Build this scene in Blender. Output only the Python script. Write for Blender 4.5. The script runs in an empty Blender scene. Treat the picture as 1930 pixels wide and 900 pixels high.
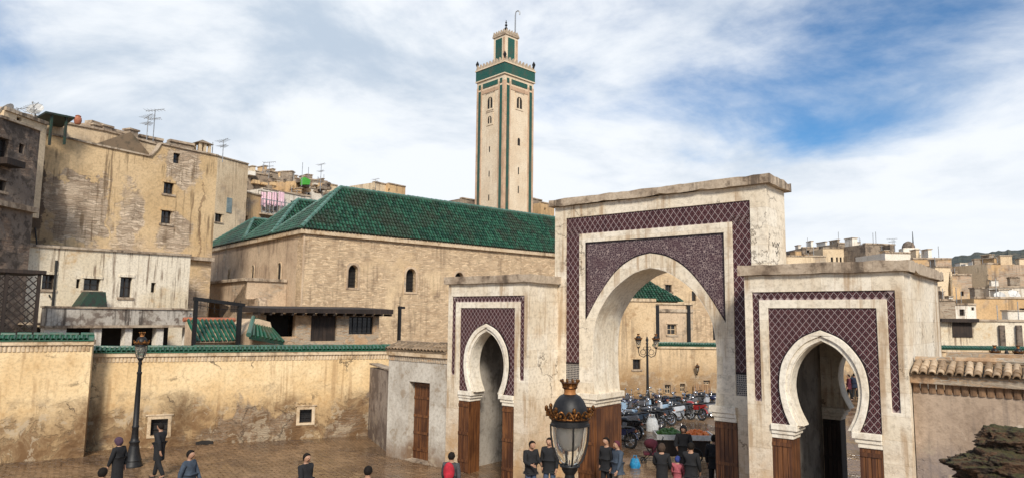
import bpy, math, random
from mathutils import Vector, Matrix
from mathutils.geometry import tessellate_polygon

# ------------------------------------------------------------------ camera, sky, sun, exposure
sc = bpy.context.scene
col = sc.collection
F_PX, PITCH, ROLL, YAW = 1292.449, .113288655, .0115002233, .689001082
CAM = Vector((0, 0, 5.2))
_fw = Vector((0, math.cos(PITCH), math.sin(PITCH)))
_rt = Vector((1, 0, 0))
_up = _rt.cross(_fw)
_rt, _up = math.cos(ROLL)*_rt + math.sin(ROLL)*_up, -math.sin(ROLL)*_rt + math.cos(ROLL)*_up
_rz = Matrix.Rotation(YAW, 3, 'Z')
FW, RT, UP = _rz @ _fw, _rz @ _rt, _rz @ _up
camd = bpy.data.cameras.new('camera')
camd.sensor_width = 36
camd.lens = F_PX/1930*36
camd.clip_end = 8000
cam = bpy.data.objects.new('camera', camd)
col.objects.link(cam)
cam.matrix_world = Matrix(((RT.x, UP.x, -FW.x, CAM.x), (RT.y, UP.y, -FW.y, CAM.y), (RT.z, UP.z, -FW.z, CAM.z), (0, 0, 0, 1)))
sc.camera = cam

SUN_DIR = Vector((0.62, -0.62, 0.62)).normalized()      # towards the sun
SUN_EL = math.asin(SUN_DIR.z)
SUN_ROT = math.atan2(SUN_DIR.x, SUN_DIR.y)
sund = bpy.data.lights.new('sun', 'SUN')
sund.energy = 3.0
sund.angle = math.radians(12)
sund.color = (1, .93, .82)
sun = bpy.data.objects.new('sun', sund)
col.objects.link(sun)
sun.rotation_euler = SUN_DIR.to_track_quat('Z', 'Y').to_euler()

sc.view_settings.view_transform = 'Standard'
sc.view_settings.look = 'None'
sc.view_settings.gamma = 1
sc.view_settings.use_curve_mapping = False
sc.view_settings.exposure = 0.42
sc.cycles.use_denoising = True
sc.cycles.max_bounces = 6
sc.cycles.diffuse_bounces = 3
sc.cycles.glossy_bounces = 3
sc.cycles.transmission_bounces = 6
sc.cycles.transparent_max_bounces = 6


def nd(t, typ, ins=None, **at):
    n = t.nodes.new(typ)
    for k, v in at.items():
        setattr(n, k, v)
    for k, v in (ins or {}).items():
        if isinstance(v, bpy.types.NodeSocket):
            t.links.new(v, n.inputs[k])
        else:
            n.inputs[k].default_value = v
    return n


def c4(c):
    return (c[0], c[1], c[2], 1)


def mixc(t, f, a, b, blend='MIX'):
    n = t.nodes.new('ShaderNodeMix')
    n.data_type = 'RGBA'
    n.blend_type = blend
    for i, v in ((0, f), (6, a), (7, b)):
        if isinstance(v, bpy.types.NodeSocket):
            t.links.new(v, n.inputs[i])
        elif i == 0:
            n.inputs[i].default_value = v
        else:
            n.inputs[i].default_value = c4(v)
    return n.outputs[2]


def sm(t, v, lo, hi, a=0., b=1.):
    return nd(t, 'ShaderNodeMapRange', {0: v, 1: lo, 2: hi, 3: a, 4: b}, interpolation_type='SMOOTHSTEP').outputs[0]


def mth(t, op, a, b=0., c=0.):
    return nd(t, 'ShaderNodeMath', {0: a, 1: b, 2: c}, operation=op).outputs[0]


def noise(t, vec, scale, detail=4., rough=.55, dist=0.):
    return nd(t, 'ShaderNodeTexNoise', {'Vector': vec, 'Scale': scale, 'Detail': detail, 'Roughness': rough, 'Distortion': dist}).outputs['Fac']


def vmap(t, vec, scale=(1, 1, 1), loc=(0, 0, 0), rot=(0, 0, 0)):
    return nd(t, 'ShaderNodeMapping', {'Vector': vec, 'Scale': scale, 'Location': loc, 'Rotation': rot}).outputs[0]


w = bpy.data.worlds.new('World')
sc.world = w
w.use_nodes = True
t = w.node_tree
t.nodes.clear()
sky = nd(t, 'ShaderNodeTexSky', sky_type='NISHITA', sun_disc=False, sun_elevation=SUN_EL, sun_rotation=SUN_ROT, altitude=300, air_density=1.0, dust_density=.3, ozone_density=3.)
gen = nd(t, 'ShaderNodeTexCoord').outputs['Generated']
sep = nd(t, 'ShaderNodeSeparateXYZ', {0: gen})
den = mth(t, 'ADD', mth(t, 'MAXIMUM', sep.outputs[2], 0.), .22)
cv = nd(t, 'ShaderNodeCombineXYZ', {0: mth(t, 'DIVIDE', sep.outputs[0], den), 1: mth(t, 'DIVIDE', sep.outputs[1], den), 2: 0.}).outputs[0]
SKY_OFF = (0.594, 12.500, 0)
SKY_OFF2 = (1.061, -4.021, 0)
big = noise(t, vmap(t, cv, loc=SKY_OFF), .50, 2., .5)
med = noise(t, vmap(t, cv, loc=SKY_OFF2), 1.5, 10., .60, .35)
cover = mth(t, 'ADD', mth(t, 'MULTIPLY', mth(t, 'SUBTRACT', big, .5), 2.8), mth(t, 'MULTIPLY', mth(t, 'SUBTRACT', med, .5), 1.5))
hor = sm(t, sep.outputs[2], .0, .34, .60, -.06)           # cloud decks close up towards the horizon
cover = mth(t, 'ADD', cover, hor)
mask = sm(t, cover, -.36, .26)
shade = noise(t, vmap(t, cv, loc=(-0.274, -18.638, 0)), 1.1, 9., .6, .4)
ccol = mixc(t, sm(t, shade, .34, .56), (4.1, 4.85, 5.8), (7.1, 7.4, 7.75))
ccol = mixc(t, sm(t, sep.outputs[2], .05, .30, .85, 0.), ccol, (7.0, 7.3, 7.65))
bsky = mixc(t, 1., sky.outputs[0], (.46, .74, .90), 'MULTIPLY')
fin = mixc(t, mask, bsky, ccol)
bg = nd(t, 'ShaderNodeBackground', {'Color': fin, 'Strength': .1})
t.links.new(bg.outputs[0], nd(t, 'ShaderNodeOutputWorld').inputs[0])


# ------------------------------------------------------------------ placing: from a picture point to a place in the square
def ray(x, y):
    return FW*F_PX + RT*(x-965) - UP*(y-450)


def onz(x, y, z=0.):
    d = ray(x, y)
    return CAM + d*((z-CAM.z)/d.z)


def atd(x, y, D):
    d = ray(x, y)
    return CAM + d*(D/math.hypot(d.x, d.y))


class Fr:
    """a vertical plane standing on the ground: origin, direction to the right, y axis pointing away from the viewer"""
    def __init__(s, p, q):
        s.o = Vector((p[0], p[1], 0))
        d = Vector((q[0]-p[0], q[1]-p[1], 0))
        s.L = d.length
        s.rz = math.atan2(d.y, d.x)
        s.u = d.normalized()
        s.n = Vector((-s.u.y, s.u.x, 0))

    def px(s, x, y, back=0.):
        d = ray(x, y)
        k = ((s.o + s.n*back - CAM).dot(s.n))/d.dot(s.n)
        P = CAM + d*k
        return ((P-s.o).dot(s.u), P.z)

    def world(s, x, y, z=0.):
        return s.o + s.u*x + s.n*y + Vector((0, 0, z))


def frd(xl, dl, xr, dr):
    return Fr(atd(xl, 600, dl), atd(xr, 600, dr))


# ------------------------------------------------------------------ meshes
class MB:
    def __init__(s):
        s.v, s.f, s.m = [], [], []

    def add(s, vs, fs, m=0):
        o = len(s.v)
        s.v += [tuple(p) for p in vs]
        s.f += [tuple(i+o for i in f) for f in fs]
        s.m += [m]*len(fs)
        return s

    def box(s, x0, y0, z0, x1, y1, z1, m=0):
        v = [(x, y, z) for z in (z0, z1) for y in (y0, y1) for x in (x0, x1)]
        return s.add(v, [(0, 2, 3, 1), (4, 5, 7, 6), (0, 1, 5, 4), (2, 6, 7, 3), (0, 4, 6, 2), (1, 3, 7, 5)], m)

    def prism(s, poly, a, b, holes=(), m=0, axis='y'):
        """poly and holes in (x,z), extruded in y from a to b (axis 'z': poly in (x,y), extruded in z)"""
        rings = [list(poly)] + [list(h) for h in holes]
        flat = [p for r in rings for p in r]
        tri = tessellate_polygon([[Vector((p[0], p[1], 0)) for p in r] for r in rings])
        n = len(flat)
        if axis == 'y':
            vs = [(p[0], a, p[1]) for p in flat] + [(p[0], b, p[1]) for p in flat]
        else:
            vs = [(p[0], p[1], a) for p in flat] + [(p[0], p[1], b) for p in flat]
        fs = []
        for i, j, k in tri:
            A, B, C = flat[i], flat[j], flat[k]
            cr = (B[0]-A[0])*(C[1]-A[1])-(B[1]-A[1])*(C[0]-A[0])
            ccw = cr > 0
            if axis == 'z':
                ccw = not ccw
            fs.append((i, j, k) if ccw else (i, k, j))
            fs.append((i+n, k+n, j+n) if ccw else (i+n, j+n, k+n))
        o = 0
        for ri, r in enumerate(rings):
            L = len(r)
            ar = sum(r[i][0]*r[(i+1) % L][1]-r[(i+1) % L][0]*r[i][1] for i in range(L))
            fl = (ar > 0) ^ (ri > 0) ^ (axis == 'z')
            for i in range(L):
                j = (i+1) % L
                q = (o+i, o+i+n, o+j+n, o+j)
                fs.append(q if fl else q[::-1])
            o += L
        return s.add(vs, fs, m)

    def tube(s, pts, r, n=8, m=0, caps=True):
        pts = [Vector(p) for p in pts]
        rs = r if isinstance(r, (list, tuple)) else [r]*len(pts)
        vs, fs = [], []
        ref = None
        for i, p in enumerate(pts):
            d = (pts[min(i+1, len(pts)-1)]-pts[max(i-1, 0)]).normalized()
            if ref is None:
                ref = Vector((0, 0, 1)) if abs(d.z) < .9 else Vector((1, 0, 0))
            a = d.cross(ref).normalized()
            b = a.cross(d).normalized()
            ref = b
            for k in range(n):
                g = 2*math.pi*k/n
                vs.append(p + (a*math.cos(g)+b*math.sin(g))*rs[i])
        for i in range(len(pts)-1):
            for k in range(n):
                k2 = (k+1) % n
                fs.append((i*n+k, i*n+k2, (i+1)*n+k2, (i+1)*n+k))
        if caps:
            fs.append(tuple(range(n))[::-1])
            fs.append(tuple((len(pts)-1)*n+k for k in range(n)))
        return s.add(vs, fs, m)

    def lathe(s, prof, n=16, c=(0, 0, 0), m=0, sx=1., sy=1.):
        vs, fs = [], []
        for r, z in prof:
            for k in range(n):
                g = 2*math.pi*k/n
                vs.append((c[0]+r*sx*math.cos(g), c[1]+r*sy*math.sin(g), c[2]+z))
        for i in range(len(prof)-1):
            for k in range(n):
                k2 = (k+1) % n
                fs.append((i*n+k, i*n+k2, (i+1)*n+k2, (i+1)*n+k))
        fs.append(tuple(range(n))[::-1])
        fs.append(tuple((len(prof)-1)*n+k for k in range(n)))
        return s.add(vs, fs, m)

    def ball(s, c, rx, ry=None, rz=None, n=10, k=6, m=0):
        ry = ry or rx
        rz = rz or rx
        pr = [(max(math.sin(math.pi*i/k), .02), -math.cos(math.pi*i/k)) for i in range(k+1)]
        vs, fs = [], []
        for r, z in pr:
            for j in range(n):
                g = 2*math.pi*j/n
                vs.append((c[0]+rx*r*math.cos(g), c[1]+ry*r*math.sin(g), c[2]+rz*z))
        for i in range(k):
            for j in range(n):
                j2 = (j+1) % n
                fs.append((i*n+j, i*n+j2, (i+1)*n+j2, (i+1)*n+j))
        return s.add(vs, fs, m)

    def mesh(s, name, mats, smooth=False):
        me = bpy.data.meshes.new(name)
        me.from_pydata(s.v, [], s.f)
        for x in (mats if isinstance(mats, (list, tuple)) else [mats]):
            me.materials.append(x)
        if any(s.m):
            me.polygons.foreach_set('material_index', s.m)
        if smooth:
            me.polygons.foreach_set('use_smooth', [True]*len(s.f))
            try:
                me.set_sharp_from_angle(angle=math.radians(42))
            except Exception:
                pass
        me.update()
        return me

    def build(s, name, mats, parent=None, loc=(0, 0, 0), rot=(0, 0, 0), smooth=False, bevel=0.):
        o = inst(name, s.mesh(name, mats, smooth), parent, loc, rot)
        if bevel:
            b = o.modifiers.new('bevel', 'BEVEL')
            b.width = bevel
            b.segments = 2
            b.limit_method = 'ANGLE'
        return o


def inst(name, me, parent=None, loc=(0, 0, 0), rot=(0, 0, 0), sca=None):
    o = bpy.data.objects.new(name, me)
    col.objects.link(o)
    o.parent = parent
    o.location = loc
    o.rotation_euler = rot
    if sca:
        o.scale = sca
    return o


def tag(o, label=None, cat=None, group=None, kind=None):
    for k, v in (('label', label), ('category', cat), ('group', group), ('kind', kind)):
        if v:
            o[k] = v
    return o


def thing(name, label, cat, loc=(0, 0, 0), rz=0., group=None):
    o = bpy.data.objects.new(name, None)
    col.objects.link(o)
    o.location = (loc[0], loc[1], loc[2])
    o.rotation_euler = (0, 0, rz)
    o.empty_display_size = .2
    return tag(o, label, cat, group, 'thing')


def copy_tree(o, parent=None):
    c = o.copy()
    col.objects.link(c)
    c.parent = parent
    for ch in o.children:
        copy_tree(ch, c)
    return c


def spline(pts, n=6):
    """Catmull-Rom through 2D points"""
    out = []
    P = [pts[0]] + list(pts) + [pts[-1]]
    for i in range(1, len(P)-2):
        a, b, c, d = P[i-1], P[i], P[i+1], P[i+2]
        for k in range(n):
            u = k/n
            out.append(tuple(.5*((2*b[j])+(-a[j]+c[j])*u+(2*a[j]-5*b[j]+4*c[j]-d[j])*u*u+(-a[j]+3*b[j]-3*c[j]+d[j])*u**3) for j in (0, 1)))
    out.append(tuple(pts[-1]))
    return out


def arch(half, n=6):
    """half profile from lower right to the apex -> full curve from lower left over the apex to lower right"""
    h = spline(half, n)
    return [(-x, z) for x, z in h[:-1]] + [h[-1]] + [(x, z) for x, z in h[:-1]][::-1]
# ------------------------------------------------------------------ materials
_noise = noise


def noise(t, vec, scale, detail=4., rough=.55, dist=0., gain=1.75):
    return mth(t, 'ADD', mth(t, 'MULTIPLY', mth(t, 'SUBTRACT', _noise(t, vec, scale, detail, rough, dist), .5), gain), .5)


MATS = {}


def newmat(name):
    m = bpy.data.materials.new(name)
    m.use_nodes = True
    m.node_tree.nodes.clear()
    MATS[name] = m
    return m, m.node_tree


def finish(t, color, rough=.8, bump=None, bs=.3, bd=.02, metal=0., **kw):
    p = nd(t, 'ShaderNodeBsdfPrincipled', {'Base Color': color if isinstance(color, bpy.types.NodeSocket) else c4(color), 'Roughness': rough, 'Metallic': metal})
    for k, v in kw.items():
        p.inputs[k.replace('_', ' ')].default_value = v
    if bump is not None:
        b = nd(t, 'ShaderNodeBump', {'Height': bump, 'Strength': bs, 'Distance': bd})
        t.links.new(b.outputs[0], p.inputs['Normal'])
    t.links.new(p.outputs[0], nd(t, 'ShaderNodeOutputMaterial').inputs[0])
    return p


def blob(t, ob, x, z, rx, rz, amt):
    """a soft patch on a wall at (x, z) in the wall's own metres"""
    wob = nd(t, 'ShaderNodeTexNoise', {'Vector': ob, 'Scale': .9, 'Detail': 6., 'Roughness': .65}).outputs['Color']
    wob = nd(t, 'ShaderNodeVectorMath', {0: wob, 1: (.5, .5, .5)}, operation='SUBTRACT').outputs[0]
    ob = nd(t, 'ShaderNodeVectorMath', {0: wob, 1: (2.4*max(rx, .6),)*3, 2: ob}, operation='MULTIPLY_ADD').outputs[0]
    s = nd(t, 'ShaderNodeSeparateXYZ', {0: ob})
    dx = mth(t, 'DIVIDE', mth(t, 'SUBTRACT', s.outputs[0], x), rx)
    dz = mth(t, 'DIVIDE', mth(t, 'SUBTRACT', s.outputs[2], z), rz)
    d = mth(t, 'ADD', mth(t, 'MULTIPLY', dx, dx), mth(t, 'MULTIPLY', dz, dz))
    return sm(t, d, .35, 1.15, amt, 0.)


def plaster(name, c1, c2, stain=None, st=(.55, .75), sc_=1., streak=0., streakc=(.10, .07, .05), brick=None, bk=(.5, .58), mort=(.42, .36, .28), damp=None, dampc=(.2, .12, .05), rough=.88, bump=.35, bw=.24, bh=.07, joints=0., seed=0., lowbrick=None, zones=(), blobs=(), cracks=0.):
    m, t = newmat(name)
    ob = nd(t, 'ShaderNodeTexCoord').outputs['Object']
    ob0 = ob
    ob = vmap(t, ob, loc=(seed*3.1, seed*1.7, 0))
    s = nd(t, 'ShaderNodeSeparateXYZ', {0: ob})
    uv = nd(t, 'ShaderNodeCombineXYZ', {0: mth(t, 'ADD', s.outputs[0], s.outputs[1]), 1: s.outputs[2], 2: 0.}).outputs[0]
    n1 = noise(t, ob, .55*sc_, 6., .6)
    n2 = noise(t, ob, 2.3*sc_, 6., .65, .3)
    n3 = noise(t, ob, 9., 6., .75)
    c = mixc(t, sm(t, n1, .3, .7), c1, c2)
    c = mixc(t, sm(t, n3, .35, .95, 0., .5), c, (.13, .09, .055))
    if stain:
        c = mixc(t, sm(t, mth(t, 'ADD', mth(t, 'MULTIPLY', n1, .4), mth(t, 'MULTIPLY', n2, .6)), st[0], st[1], 0., .85), c, stain)
    h = mth(t, 'ADD', mth(t, 'MULTIPLY', n3, .5), mth(t, 'MULTIPLY', n2, 1.))
    if brick:
        bt = nd(t, 'ShaderNodeTexBrick', {'Vector': nd(t, 'ShaderNodeVectorMath', {0: uv, 1: mixc(t, .5, (0, 0, 0), noise(t, ob, 1.2, 3.))}, operation='ADD').outputs[0], 'Scale': 1., 'Brick Width': bw, 'Row Height': bh, 'Mortar Size': .010, 'Mortar Smooth': .3, 'Bias': -.1, 'Color1': c4(brick), 'Color2': c4((brick[0]*.48, brick[1]*.42, brick[2]*.38)), 'Mortar': c4(mort)})
        rows = noise(t, vmap(t, ob, (.8, .8, 6.5)), 1.6, 5., .7)
        bc = mixc(t, sm(t, rows, .35, .65, 0., .75), bt.outputs['Color'], mort)
        bc = mixc(t, sm(t, rows, .62, .92, 0., .75), bc, (.10, .07, .05))
        bc = mixc(t, sm(t, noise(t, ob, .8, 6., .7), .5, .9, 0., .72), bc, (.17, .11, .07))
        nb = noise(t, ob, .42*sc_, 5., .62, .4)
        if lowbrick:
            nb = mth(t, 'ADD', nb, sm(t, s.outputs[2], lowbrick[0], lowbrick[1], .22, -.12))
        for (zx, zz, zrx, zrz, amt) in zones:
            nb = mth(t, 'ADD', nb, blob(t, ob0, zx, zz, zrx, zrz, amt))
        f = sm(t, nb, bk[0], bk[1])
        c = mixc(t, f, c, bc)
        hb = mth(t, 'ADD', mth(t, 'MULTIPLY', bt.outputs['Fac'], -1.2), mth(t, 'MULTIPLY', rows, 2.4))
        h = mth(t, 'ADD', h, mth(t, 'MULTIPLY', mth(t, 'SUBTRACT', hb, 1.6), f))
    if streak:
        sk = noise(t, vmap(t, ob, (5., 5., .28)), 1., 5., .65)
        sk2 = noise(t, ob, .5, 3., .5)
        c = mixc(t, mth(t, 'MULTIPLY', sm(t, sk, .48, .72), sm(t, sk2, .38, .62, 0., streak)), c, streakc)
    if damp:
        z = mth(t, 'ADD', s.outputs[2], mth(t, 'MULTIPLY', mth(t, 'SUBTRACT', mth(t, 'ADD', mth(t, 'MULTIPLY', n1, .75), mth(t, 'MULTIPLY', n2, .45)), .6), damp[2]))
        d = sm(t, z, damp[0], damp[1], 1., 0.)
        patch = noise(t, ob, 1.1, 7., .7, .6)
        c = mixc(t, mth(t, 'MULTIPLY', d, sm(t, patch, .2, .75, .45, 1.)), c, dampc)
        pale = sm(t, noise(t, vmap(t, ob, loc=(9, 4, 2)), 1.6, 5., .7, .5), .60, .66)
        c = mixc(t, mth(t, 'MULTIPLY', mth(t, 'MULTIPLY', d, pale), .6), c, (.45, .36, .25))
        h = mth(t, 'ADD', h, mth(t, 'MULTIPLY', mth(t, 'MULTIPLY', d, sm(t, patch, .46, .5)), -1.3))
    for (zx, zz, zrx, zrz, amt, bc_) in blobs:
        edge = mth(t, 'MULTIPLY', blob(t, ob0, zx, zz, zrx, zrz, 1.), sm(t, n2, .1, .7, .45, 1.25))
        c = mixc(t, sm(t, edge, .25, .8, 0., amt), c, bc_)
    if cracks:
        wv = nd(t, 'ShaderNodeVectorMath', {0: nd(t, 'ShaderNodeTexNoise', {'Vector': ob, 'Scale': 2.2, 'Detail': 6., 'Roughness': .7}).outputs['Color'], 1: (.9, .9, .9), 2: ob}, operation='MULTIPLY_ADD').outputs[0]
        ve = nd(t, 'ShaderNodeTexVoronoi', {'Vector': wv, 'Scale': .8}, feature='DISTANCE_TO_EDGE').outputs['Distance']
        ck = mth(t, 'MULTIPLY', sm(t, ve, .006, .020, 1., 0.), sm(t, noise(t, vmap(t, ob, loc=(3, 8, 5)), .7, 3.), .5, .7, 0., cracks))
        c = mixc(t, ck, c, (.10, .065, .04))
        h = mth(t, 'SUBTRACT', h, mth(t, 'MULTIPLY', ck, 2.))
    if joints:
        jt = nd(t, 'ShaderNodeTexBrick', {'Vector': uv, 'Scale': 1., 'Brick Width': 1.1, 'Row Height': .52, 'Mortar Size': .008, 'Mortar Smooth': .5, 'Bias': 0., 'Color1': c4((1, 1, 1)), 'Color2': c4((.84, .76, .64)), 'Mortar': c4((.62, .53, .42))})
        c = mixc(t, joints, c, jt.outputs['Color'], 'MULTIPLY')
    finish(t, c, rough, h, bump, .03)
    return m


def glaze(name, c1, c2, rough=.22, dirt=(.10, .08, .05), dirt_amt=.5, **kw):
    m, t = newmat(name)
    ob = nd(t, 'ShaderNodeTexCoord').outputs['Object']
    oi = nd(t, 'ShaderNodeObjectInfo').outputs['Random']
    n1 = noise(t, ob, 3.1, 5., .7)
    n2 = noise(t, ob, .5, 5., .6)
    gi = nd(t, 'ShaderNodeNewGeometry').outputs['Random Per Island']
    c = mixc(t, mth(t, 'FRACT', mth(t, 'ADD', gi, oi)), c1, c2)
    c = mixc(t, sm(t, n1, .5, .8, 0., dirt_amt), c, dirt)
    c = mixc(t, sm(t, n2, .45, .75, 0., dirt_amt), c, dirt)
    finish(t, c, rough, n1, .15, .01, **kw)
    return m


def plain(name, c1, c2=None, rough=.6, sc_=6., metal=0., bump=.1, **kw):
    m, t = newmat(name)
    ob = nd(t, 'ShaderNodeTexCoord').outputs['Object']
    n1 = noise(t, ob, sc_, 5., .65)
    c2 = c2 or tuple(x*.65 for x in c1)
    c = mixc(t, sm(t, n1, .3, .7), c1, c2)
    finish(t, c, rough, n1, bump, .01, metal, **kw)
    return m


def wood(name, c1, c2, rough=.55):
    m, t = newmat(name)
    ob = nd(t, 'ShaderNodeTexCoord').outputs['Object']
    oi = nd(t, 'ShaderNodeObjectInfo').outputs['Random']
    off = nd(t, 'ShaderNodeCombineXYZ', {0: mth(t, 'MULTIPLY', oi, 31.), 1: 0., 2: mth(t, 'MULTIPLY', oi, 17.)}).outputs[0]
    v = nd(t, 'ShaderNodeVectorMath', {0: ob, 1: off}, operation='ADD').outputs[0]
    g = noise(t, vmap(t, v, (22, 22, .8)), 1., 6., .65, .5)
    b = noise(t, v, .9, 3.)
    c = mixc(t, sm(t, g, .32, .68), c1, c2)
    c = mixc(t, sm(t, b, .45, .7, 0., .6), c, (c2[0]*.45, c2[1]*.4, c2[2]*.4))
    c = mixc(t, mth(t, 'MULTIPLY', oi, .35), c, c2)
    finish(t, c, rough, g, .3, .01)
    return m


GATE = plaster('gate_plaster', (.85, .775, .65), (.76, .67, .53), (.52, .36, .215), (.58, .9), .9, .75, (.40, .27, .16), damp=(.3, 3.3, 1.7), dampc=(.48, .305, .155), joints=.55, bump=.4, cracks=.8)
CORN = plaster('weathered_cornice', (.52, .42, .31), (.34, .255, .18), (.13, .09, .06), (.5, .72), 1.9, .75, (.07, .05, .035), bump=.5, seed=2)
TRIM = plaster('arch_white', (.84, .77, .65), (.76, .67, .53), (.54, .39, .24), (.62, .95), 1.6, .35, (.36, .25, .15), bump=.3, seed=3)
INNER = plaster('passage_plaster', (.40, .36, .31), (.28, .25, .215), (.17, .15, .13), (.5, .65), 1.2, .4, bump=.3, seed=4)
YELL = plaster('yellow_plaster', (.80, .61, .36), (.68, .475, .245), (.42, .25, .105), (.56, .85), .7, .5, (.30, .17, .075), damp=(1.1, 2.35, 2.3), dampc=(.165, .088, .036), brick=(.44, .29, .17), bk=(.64, .72), lowbrick=(.2, 1.6), bump=.7, cracks=.8)
CREAM = plaster('cream_strip', (.66, .52, .36), (.54, .40, .25), (.3, .19, .1), (.54, .7), 2., .5, bump=.2, seed=1)
GREYW = plaster('grey_render', (.40, .32, .25), (.29, .225, .175), (.14, .10, .075), (.47, .62), 1.2, .4, damp=(.3, 1.3, 1.6), dampc=(.12, .08, .055), bump=.3, seed=6)
DOORW = plaster('whitewash_grey', (.60, .55, .47), (.47, .42, .35), (.31, .24, .17), (.53, .70), 1.4, .35, (.25, .18, .12), damp=(.2, .9, 1.5), dampc=(.22, .14, .085), bump=.25, seed=7)
MOSQ = plaster('mosque_brick', (.74, .56, .35), (.60, .43, .25), (.32, .205, .12), (.58, .88), .5, .45, (.16, .105, .065), brick=(.78, .58, .365), bk=(.22, .42), mort=(.52, .385, .25), bump=.6, bw=.34, bh=.13)
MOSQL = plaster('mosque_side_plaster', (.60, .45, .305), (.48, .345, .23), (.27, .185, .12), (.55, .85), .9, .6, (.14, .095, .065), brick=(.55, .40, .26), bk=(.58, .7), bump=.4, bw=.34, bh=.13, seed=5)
OCHRE_ARGS = dict(stain=(.44, .29, .15), st=(.58, .9), sc_=.5, streak=.8, streakc=(.18, .115, .06), brick=(.80, .64, .47), bk=(.44, .72), mort=(.50, .385, .27), bump=.9, bw=.5, bh=.17, seed=8.4)
STONE = plaster('dark_rubble', (.21, .165, .13), (.14, .11, .09), (.06, .045, .035), (.46, .6), 1.5, .6, (.04, .03, .025), brick=(.40, .29, .21), bk=(.5, .62), mort=(.16, .12, .09), bump=.7, bw=.4, bh=.2, seed=9)
WHITEW = plaster('stained_whitewash', (.82, .73, .58), (.72, .61, .44), (.52, .33, .15), (.56, .85), .7, .85, (.17, .11, .07), bump=.35, seed=10)
DIRTYW = plaster('grimy_white_parapet', (.55, .50, .43), (.40, .35, .29), (.15, .11, .085), (.48, .62), 1.4, .9, (.07, .055, .045), bump=.3, seed=11)
MINAR = plaster('minaret_cream', (.80, .665, .49), (.72, .57, .40), (.58, .40, .25), (.6, .95), .6, .25, (.40, .25, .15), bump=.2, seed=12)
MINAP = plaster('minaret_pink', (.62, .42, .28), (.52, .34, .22), (.40, .25, .155), (.56, .85), 1.5, .3, bump=.2, seed=13)
FARC = plaster('far_cream', (.74, .59, .40), (.62, .47, .30), (.36, .24, .145), (.56, .85), .35, .6, (.2, .13, .08), brick=(.55, .42, .29), bk=(.6, .75), bump=.4, bw=.8, bh=.3, seed=14)
FARO = plaster('far_orange', (.66, .45, .24), (.54, .35, .175), (.31, .19, .105), (.56, .85), .35, .5, brick=(.48, .33, .22), bk=(.6, .75), bump=.4, bw=.8, bh=.3, seed=15)
FARS = plaster('far_rubble', (.33, .26, .19), (.24, .185, .14), (.11, .085, .065), (.48, .6), .8, .5, brick=(.37, .28, .20), bk=(.45, .6), bump=.6, bw=.6, bh=.25, seed=16)
FARW = plaster('far_white', (.84, .79, .70), (.74, .67, .56), (.46, .35, .24), (.6, .9), .5, .6, (.25, .18, .12), bump=.3, seed=17)
RIGHTW = plaster('patched_grey_wall', (.46, .345, .25), (.30, .215, .15), (.66, .56, .44), (.58, .74), .9, .45, (.12, .10, .09), damp=(2.0, 2.7, .6), dampc=(.20, .17, .165), brick=(.40, .29, .20), bk=(.64, .74), bump=.6, seed=18)
STAINW = plaster('stained_square_wall', (.66, .49, .30), (.56, .40, .23), (.36, .23, .12), (.53, .7), .7, .4, damp=(1., 2.7, 2.0), dampc=(.30, .18, .08), brick=(.46, .34, .22), bk=(.56, .62), lowbrick=(.8, 2.4), bump=.4, seed=19)
BRTAN = plaster('tan_brick', (.55, .36, .21), (.45, .28, .155), (.3, .18, .1), (.55, .7), 2., .3, brick=(.55, .37, .22), bk=(.36, .46), bump=.5, bw=.26, bh=.085, seed=20)

TERRB = plaster('brown_soldier_bricks', (.26, .15, .08), (.17, .095, .05), (.08, .045, .025), (.5, .8), 3., .3, bump=.4, seed=21)
GREEN = glaze('green_glazed_tile', (.007, .055, .030), (.016, .10, .056), .28)
GREEN2 = glaze('roof_green_tile', (.004, .030, .017), (.024, .105, .060), .42, (.035, .033, .02), .65)
GREEND = glaze('roof_gap_shade', (.008, .022, .016), (.012, .03, .02), .7, (.015, .02, .012), .5)  # shade and dirt of the tile grooves put into a near-black base colour
GREENR = glaze('ridge_green_tile', (.04, .12, .09), (.09, .19, .15), .36, (.10, .12, .09), .5)
GREENM = glaze('green_zellige', (.010, .070, .046), (.022, .105, .072), .35)
TANT = glaze('tan_roof_tile', (.20, .12, .06), (.55, .41, .27), .65, (.07, .045, .025), .85)
BROWNT = glaze('brown_roof_tile', (.16, .11, .065), (.30, .21, .13), .6, (.06, .05, .03), .7)
PURP = glaze('aubergine_tile', (.034, .010, .015), (.062, .019, .024), .42, (.10, .05, .04), .15, Specular_IOR_Level=.3)
PALE = glaze('pale_tile_line', (.48, .38, .36), (.36, .28, .27), .5, (.2, .12, .1), .35)
ROSEW = glaze('rosewood_tile', (.15, .055, .055), (.21, .085, .08), .5, (.1, .05, .04), .2, Specular_IOR_Level=.25)
INK = glaze('black_tile', (.012, .008, .010), (.02, .012, .012), .5, (.05, .03, .03), .2, Specular_IOR_Level=.25)
WOOD = wood('brown_door_wood', (.20, .078, .024), (.070, .024, .009))
WOODD = wood('dark_old_wood', (.045, .027, .018), (.018, .011, .008), .75)
WOODL = wood('worn_light_wood', (.36, .22, .11), (.22, .12, .055), .6)
IRON = plain('black_iron', (.009, .009, .010), (.016, .015, .015), .5, 20., Specular_IOR_Level=.35)
GOLD = plain('tarnished_gold', (.27, .115, .03), (.06, .022, .008), .42, 45., .8)
NECKLIT = plain('orange_lit_neck', (.42, .18, .05), (.30, .12, .035), .5, 10., .2)  # orange light on the lantern neck painted in as its colour
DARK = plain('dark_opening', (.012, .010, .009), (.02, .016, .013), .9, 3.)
PANE = plain('window_pane', (.018, .017, .017), (.035, .032, .03), .12, 2.)
PANEB = plain('old_blue_glass', (.12, .17, .18), (.20, .25, .25), .3, 2.)
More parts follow.
